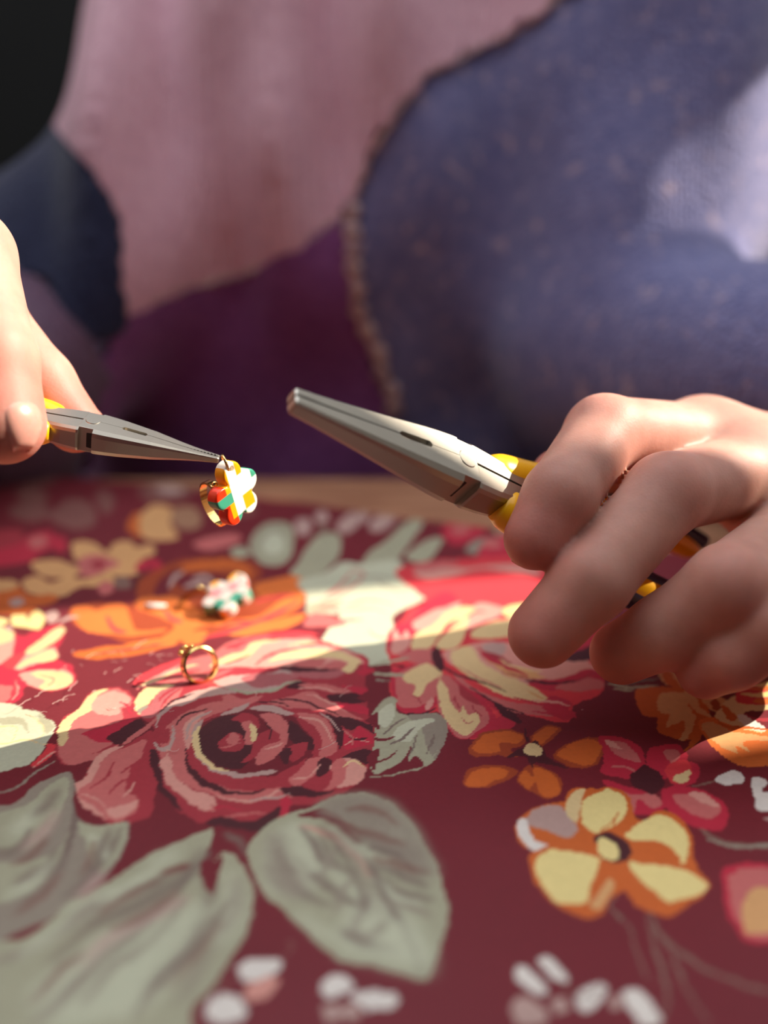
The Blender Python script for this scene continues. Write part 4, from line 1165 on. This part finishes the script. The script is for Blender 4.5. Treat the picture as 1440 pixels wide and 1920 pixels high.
def place(root, tip, base, phi, scale, flip=1):
    X = (base-tip).normalized(); d = ((tip+base)/2-cam.location).normalized(); up = d.cross(X)
    if up.z < 0: up = -up
    up.normalize(); v = X.cross(up)
    if v.dot(d) > 0: v = -v
    N = (v*math.cos(phi)+up*math.sin(phi)).normalized(); Yv = N.cross(X)
    scale = (base-tip).length/.0555 if scale is None else scale
    root.matrix_world = Matrix.Translation(tip) @ Matrix((X, Yv, N)).transposed().to_4x4() @ Matrix.Scale(scale*.001, 4)
pa = make_pliers('grey long-nose pliers with yellow handles and empty closed jaws', .25, .8)
place(pa, at(546, 750, .159), at(950, 926, .190), math.radians(52), None)
pb = make_pliers('sunlit long-nose pliers with yellow handles gripping the hanging earring', .12, .75, .55)
place(pb, at(411, 861, .190), at(70, 790, .186), math.radians(60), .74)

# ------------------------------------------------------------------ clay earrings
WHT, ORG, GRN, RED, PNK = (lin(c) for c in ((248, 240, 226), (246, 162, 6), (60, 150, 122), (236, 52, 14), (226, 140, 140)))
def charm_mesh(scheme):
    f = Field((-8.5, -9, -3), (8.5, 10, 3), .26); f.h = .26; x = f.ax[0][:, None]; y = f.ax[1][None, :]
    d = np.hypot(x, y)-3.6
    def sm(a, b, k): h = np.maximum(k-abs(a-b), 0)/k; return np.minimum(a, b)-h*h*k*.25
    for a, o, r in ((90, 5.4, 2.9), (18, 4.6, 2.6), (-54, 4.5, 2.6), (-126, 4.5, 2.6), (162, 4.6, 2.6)):
        d = sm(d, np.hypot(x-o*math.cos(math.radians(a)), y-o*math.sin(math.radians(a)))-r, 1.0)
    hole = np.hypot(x, y-6.6)-.55; d = np.maximum(d, -hole)
    z = f.ax[2][None, None, :]; q = np.abs(z)-1.55; r = .5; a = d[..., None]+r; b = q+r
    D = np.minimum(np.maximum(a, b), 0)+np.hypot(np.maximum(a, 0), np.maximum(b, 0))-r
    V, Q = f.mesh(D.astype(np.float32)); V = relax(V, Q, 1)
    C = np.empty((len(V), 3)); C[:] = WHT
    if scheme is None:
        rows = [(4.6, (RED, ORG, WHT, ORG)), (1.9, (RED, ORG, WHT, WHT)), (-.7, (GRN, GRN, WHT, WHT)), (-4.4, (RED, ORG, WHT, ORG)), (-99, (RED, RED, GRN, WHT))]
        ci = np.digitize(V[:, 0], (-3.6, -1.9, .8)); done = np.zeros(len(V), bool)
        for y0, cs in rows:
            m = (V[:, 1] > y0) & ~done; done |= m
            for n, c in enumerate(cs): C[m & (ci == n)] = c
        C[(V[:, 0] > 4.2) & (V[:, 1] < 1.0)] = WHT; C[(V[:, 0] > 4.9) & (V[:, 1] > 1.6)] = GRN
    else:
        s = 3.5; i = np.floor((V[:, 0]+1.0)/s).astype(int); j = np.floor((V[:, 1]+2.4)/s).astype(int)
        C[:] = lin((216, 200, 190)); odd = (i+j) % 2 != 0; k = (i*2+j) % 3
        for n, c in enumerate(scheme): C[odd & (k == n)] = c
    return V, Q, C
def hoop(bm, R_, w, t, n=48, a0=0, a1=2*math.pi):
    closed = abs(a1-a0-2*math.pi) < 1e-6; L = []
    for i in range(n if closed else n+1):
        a = a0+(a1-a0)*i/n; c, s = math.cos(a), math.sin(a)
        L.append([bm.verts.new((c*r, s*r, z)) for r, z in ((R_, -w/2), (R_+t, -w/2*.8), (R_+t, w/2*.8), (R_, w/2))])
    m = len(L)
    for i in range(m if closed else m-1):
        for k in range(4): bm.faces.new((L[i][k], L[i][(k+1) % 4], L[(i+1) % m][(k+1) % 4], L[(i+1) % m][k]))
    if not closed: bm.faces.new(L[0]); bm.faces.new(L[-1][::-1])
def torus(bm, R_, r, M, n=24, m=8):
    L = [[bm.verts.new(M @ Vector(((R_+r*math.cos(b))*math.cos(a), (R_+r*math.cos(b))*math.sin(a), r*math.sin(b)))) for b in np.arange(m)*2*math.pi/m] for a in np.arange(n)*2*math.pi/n]
    for i in range(n):
        for k in range(m): bm.faces.new((L[i][k], L[(i+1) % n][k], L[(i+1) % n][(k+1) % m], L[i][(k+1) % m]))
def earring(label, scheme, hoop_M, ring_M, s=.001):
    e = empty('earring'); tag(e, label, 'earring', 'clay flower earrings'); V, Q, C = charm_mesh(scheme)
    mesh_obj('clay_flower', V, Q, MAT['clay'], e, True, C)
    bm = bmesh.new(); torus(bm, 1.9, .32, ring_M); bm_obj('jump_ring', bm, MAT['gold'], e, True)
    bm = bmesh.new(); hoop(bm, 5.0, 1.9, .5); o = bm_obj('hoop', bm, MAT['gold'], e); o.matrix_local = hoop_M
    bm = bmesh.new(); bmesh.ops.create_uvsphere(bm, u_segments=12, v_segments=8, radius=.8); o = bm_obj('hinge_ball', bm, MAT['gold'], e, True); o.matrix_local = hoop_M @ Matrix.Translation((-2.2, 5.6, 0))
    return e
T_, Rm = Matrix.Translation, Matrix.Rotation
R3 = lambda d, a: Rm(math.radians(d), 4, a)
e1 = earring('checkered clay flower earring hanging from the jaws of the sunlit pliers', None, T_((-2.2, -2.0, -4.6)) @ R3(72, 'Y') @ R3(4, 'X'), T_((0, 7.9, 0)) @ R3(55, 'Y'))
e1.matrix_world = T_(at(439, 926, .189)) @ R3(58, 'Z') @ R3(90, 'X') @ R3(17, 'Z') @ Matrix.Scale(.00104, 4)
e2 = earring('checkered clay flower earring lying on the orange printed rose', (ORG, PNK, GRN), T_((-8.5, -4.5, -1.4)) @ R3(12, 'X'), T_((-1.5, 7.6, -.6)) @ R3(30, 'Y'))
p = on_table(428, 1152); e2.matrix_world = T_((p.x, p.y, .0060)) @ R3(-28, 'Z') @ R3(24, 'X') @ Matrix.Scale(.00112, 4)
# loose gold hoop standing on the cloth
hr = empty('hoop_earring'); tag(hr, 'small loose gold hoop standing on the cloth above the large rose', 'earring')
bm = bmesh.new(); hoop(bm, 4.3, 3.0, .6); bm_obj('hoop', bm, MAT['gold'], hr)
bm = bmesh.new(); torus(bm, 1.1, .3, T_((-3.2, 5.2, 0)) @ R3(60, 'X')); bm_obj('jump_ring', bm, MAT['gold'], hr, True)
for x, y, z, r in ((-4.4, 4.4, .4, .75), (-2.2, 5.4, -.5, .7), (-1.2, 5.3, .6, .6)):
    bm = bmesh.new(); bmesh.ops.create_uvsphere(bm, u_segments=12, v_segments=8, radius=r, matrix=T_((x, y, z))); bm_obj('bead', bm, MAT['gold'], hr, True)
bm = bmesh.new(); hoop(bm, 3.95, 1.2, .3, 24, math.radians(20), math.radians(130)); bm_obj('clasp', bm, MAT['gold'], hr)
p = on_table(377, 1284); hr.matrix_world = T_((p.x, p.y, .0059)) @ R3(38, 'Z') @ R3(68, 'X') @ Matrix.Scale(.00098, 4)
# pale curved piece
bm = bmesh.new(); c = cr([(-3.2, 1.2, 0, .4), (-2, .1, 0, 1.0), (0, -.5, 0, 1.3), (2, -.2, 0, 1.0), (3.4, .5, 0, .4)], 4)
tube(bm, [Vector(q[:3]) for q in c], [q[3] for q in c], 12, .7); cp = bm_obj('curved_piece', bm, MAT['white'], None, True)
tag(cp, 'small white curved piece lying on the orange printed rose', 'charm'); p = on_table(292, 1146); cp.matrix_world = T_((p.x, p.y, .0019)) @ Matrix.Scale(.001, 4)
# fine lint on the cloth
bm = bmesh.new(); r3 = random.Random(9)
for px, py, L_ in [(105, 1300, 7), (120, 1330, 5), (60, 1325, 5), (100, 1335, 4), (215, 1275, 3), (130, 1310, 6), (310, 1420, 4), (655, 1310, 4), (660, 1300, 3), (1092, 1345, .5), (190, 1240, 5), (250, 1230, 6), (90, 1350, 5), (480, 1320, 6), (630, 1406, 5)]+[(r3.uniform(90, 320), r3.uniform(1235, 1350), r3.uniform(1, 3)) for _ in range(26)]:
    p = on_table(px, py); a = r3.uniform(0, 6.28); q = [Vector((p.x, p.y, .0022))]
    for k in range(6): a += r3.uniform(-.7, .7); q.append(q[-1]+Vector((math.cos(a), math.sin(a), r3.uniform(-.12, .15)))*(L_*.001/6))
    tube(bm, q, [.00006]*7, 4)
tag(bm_obj('lint', bm, MAT['lint']), 'fine pale lint fibres caught on the tablecloth', 'lint', kind='stuff')
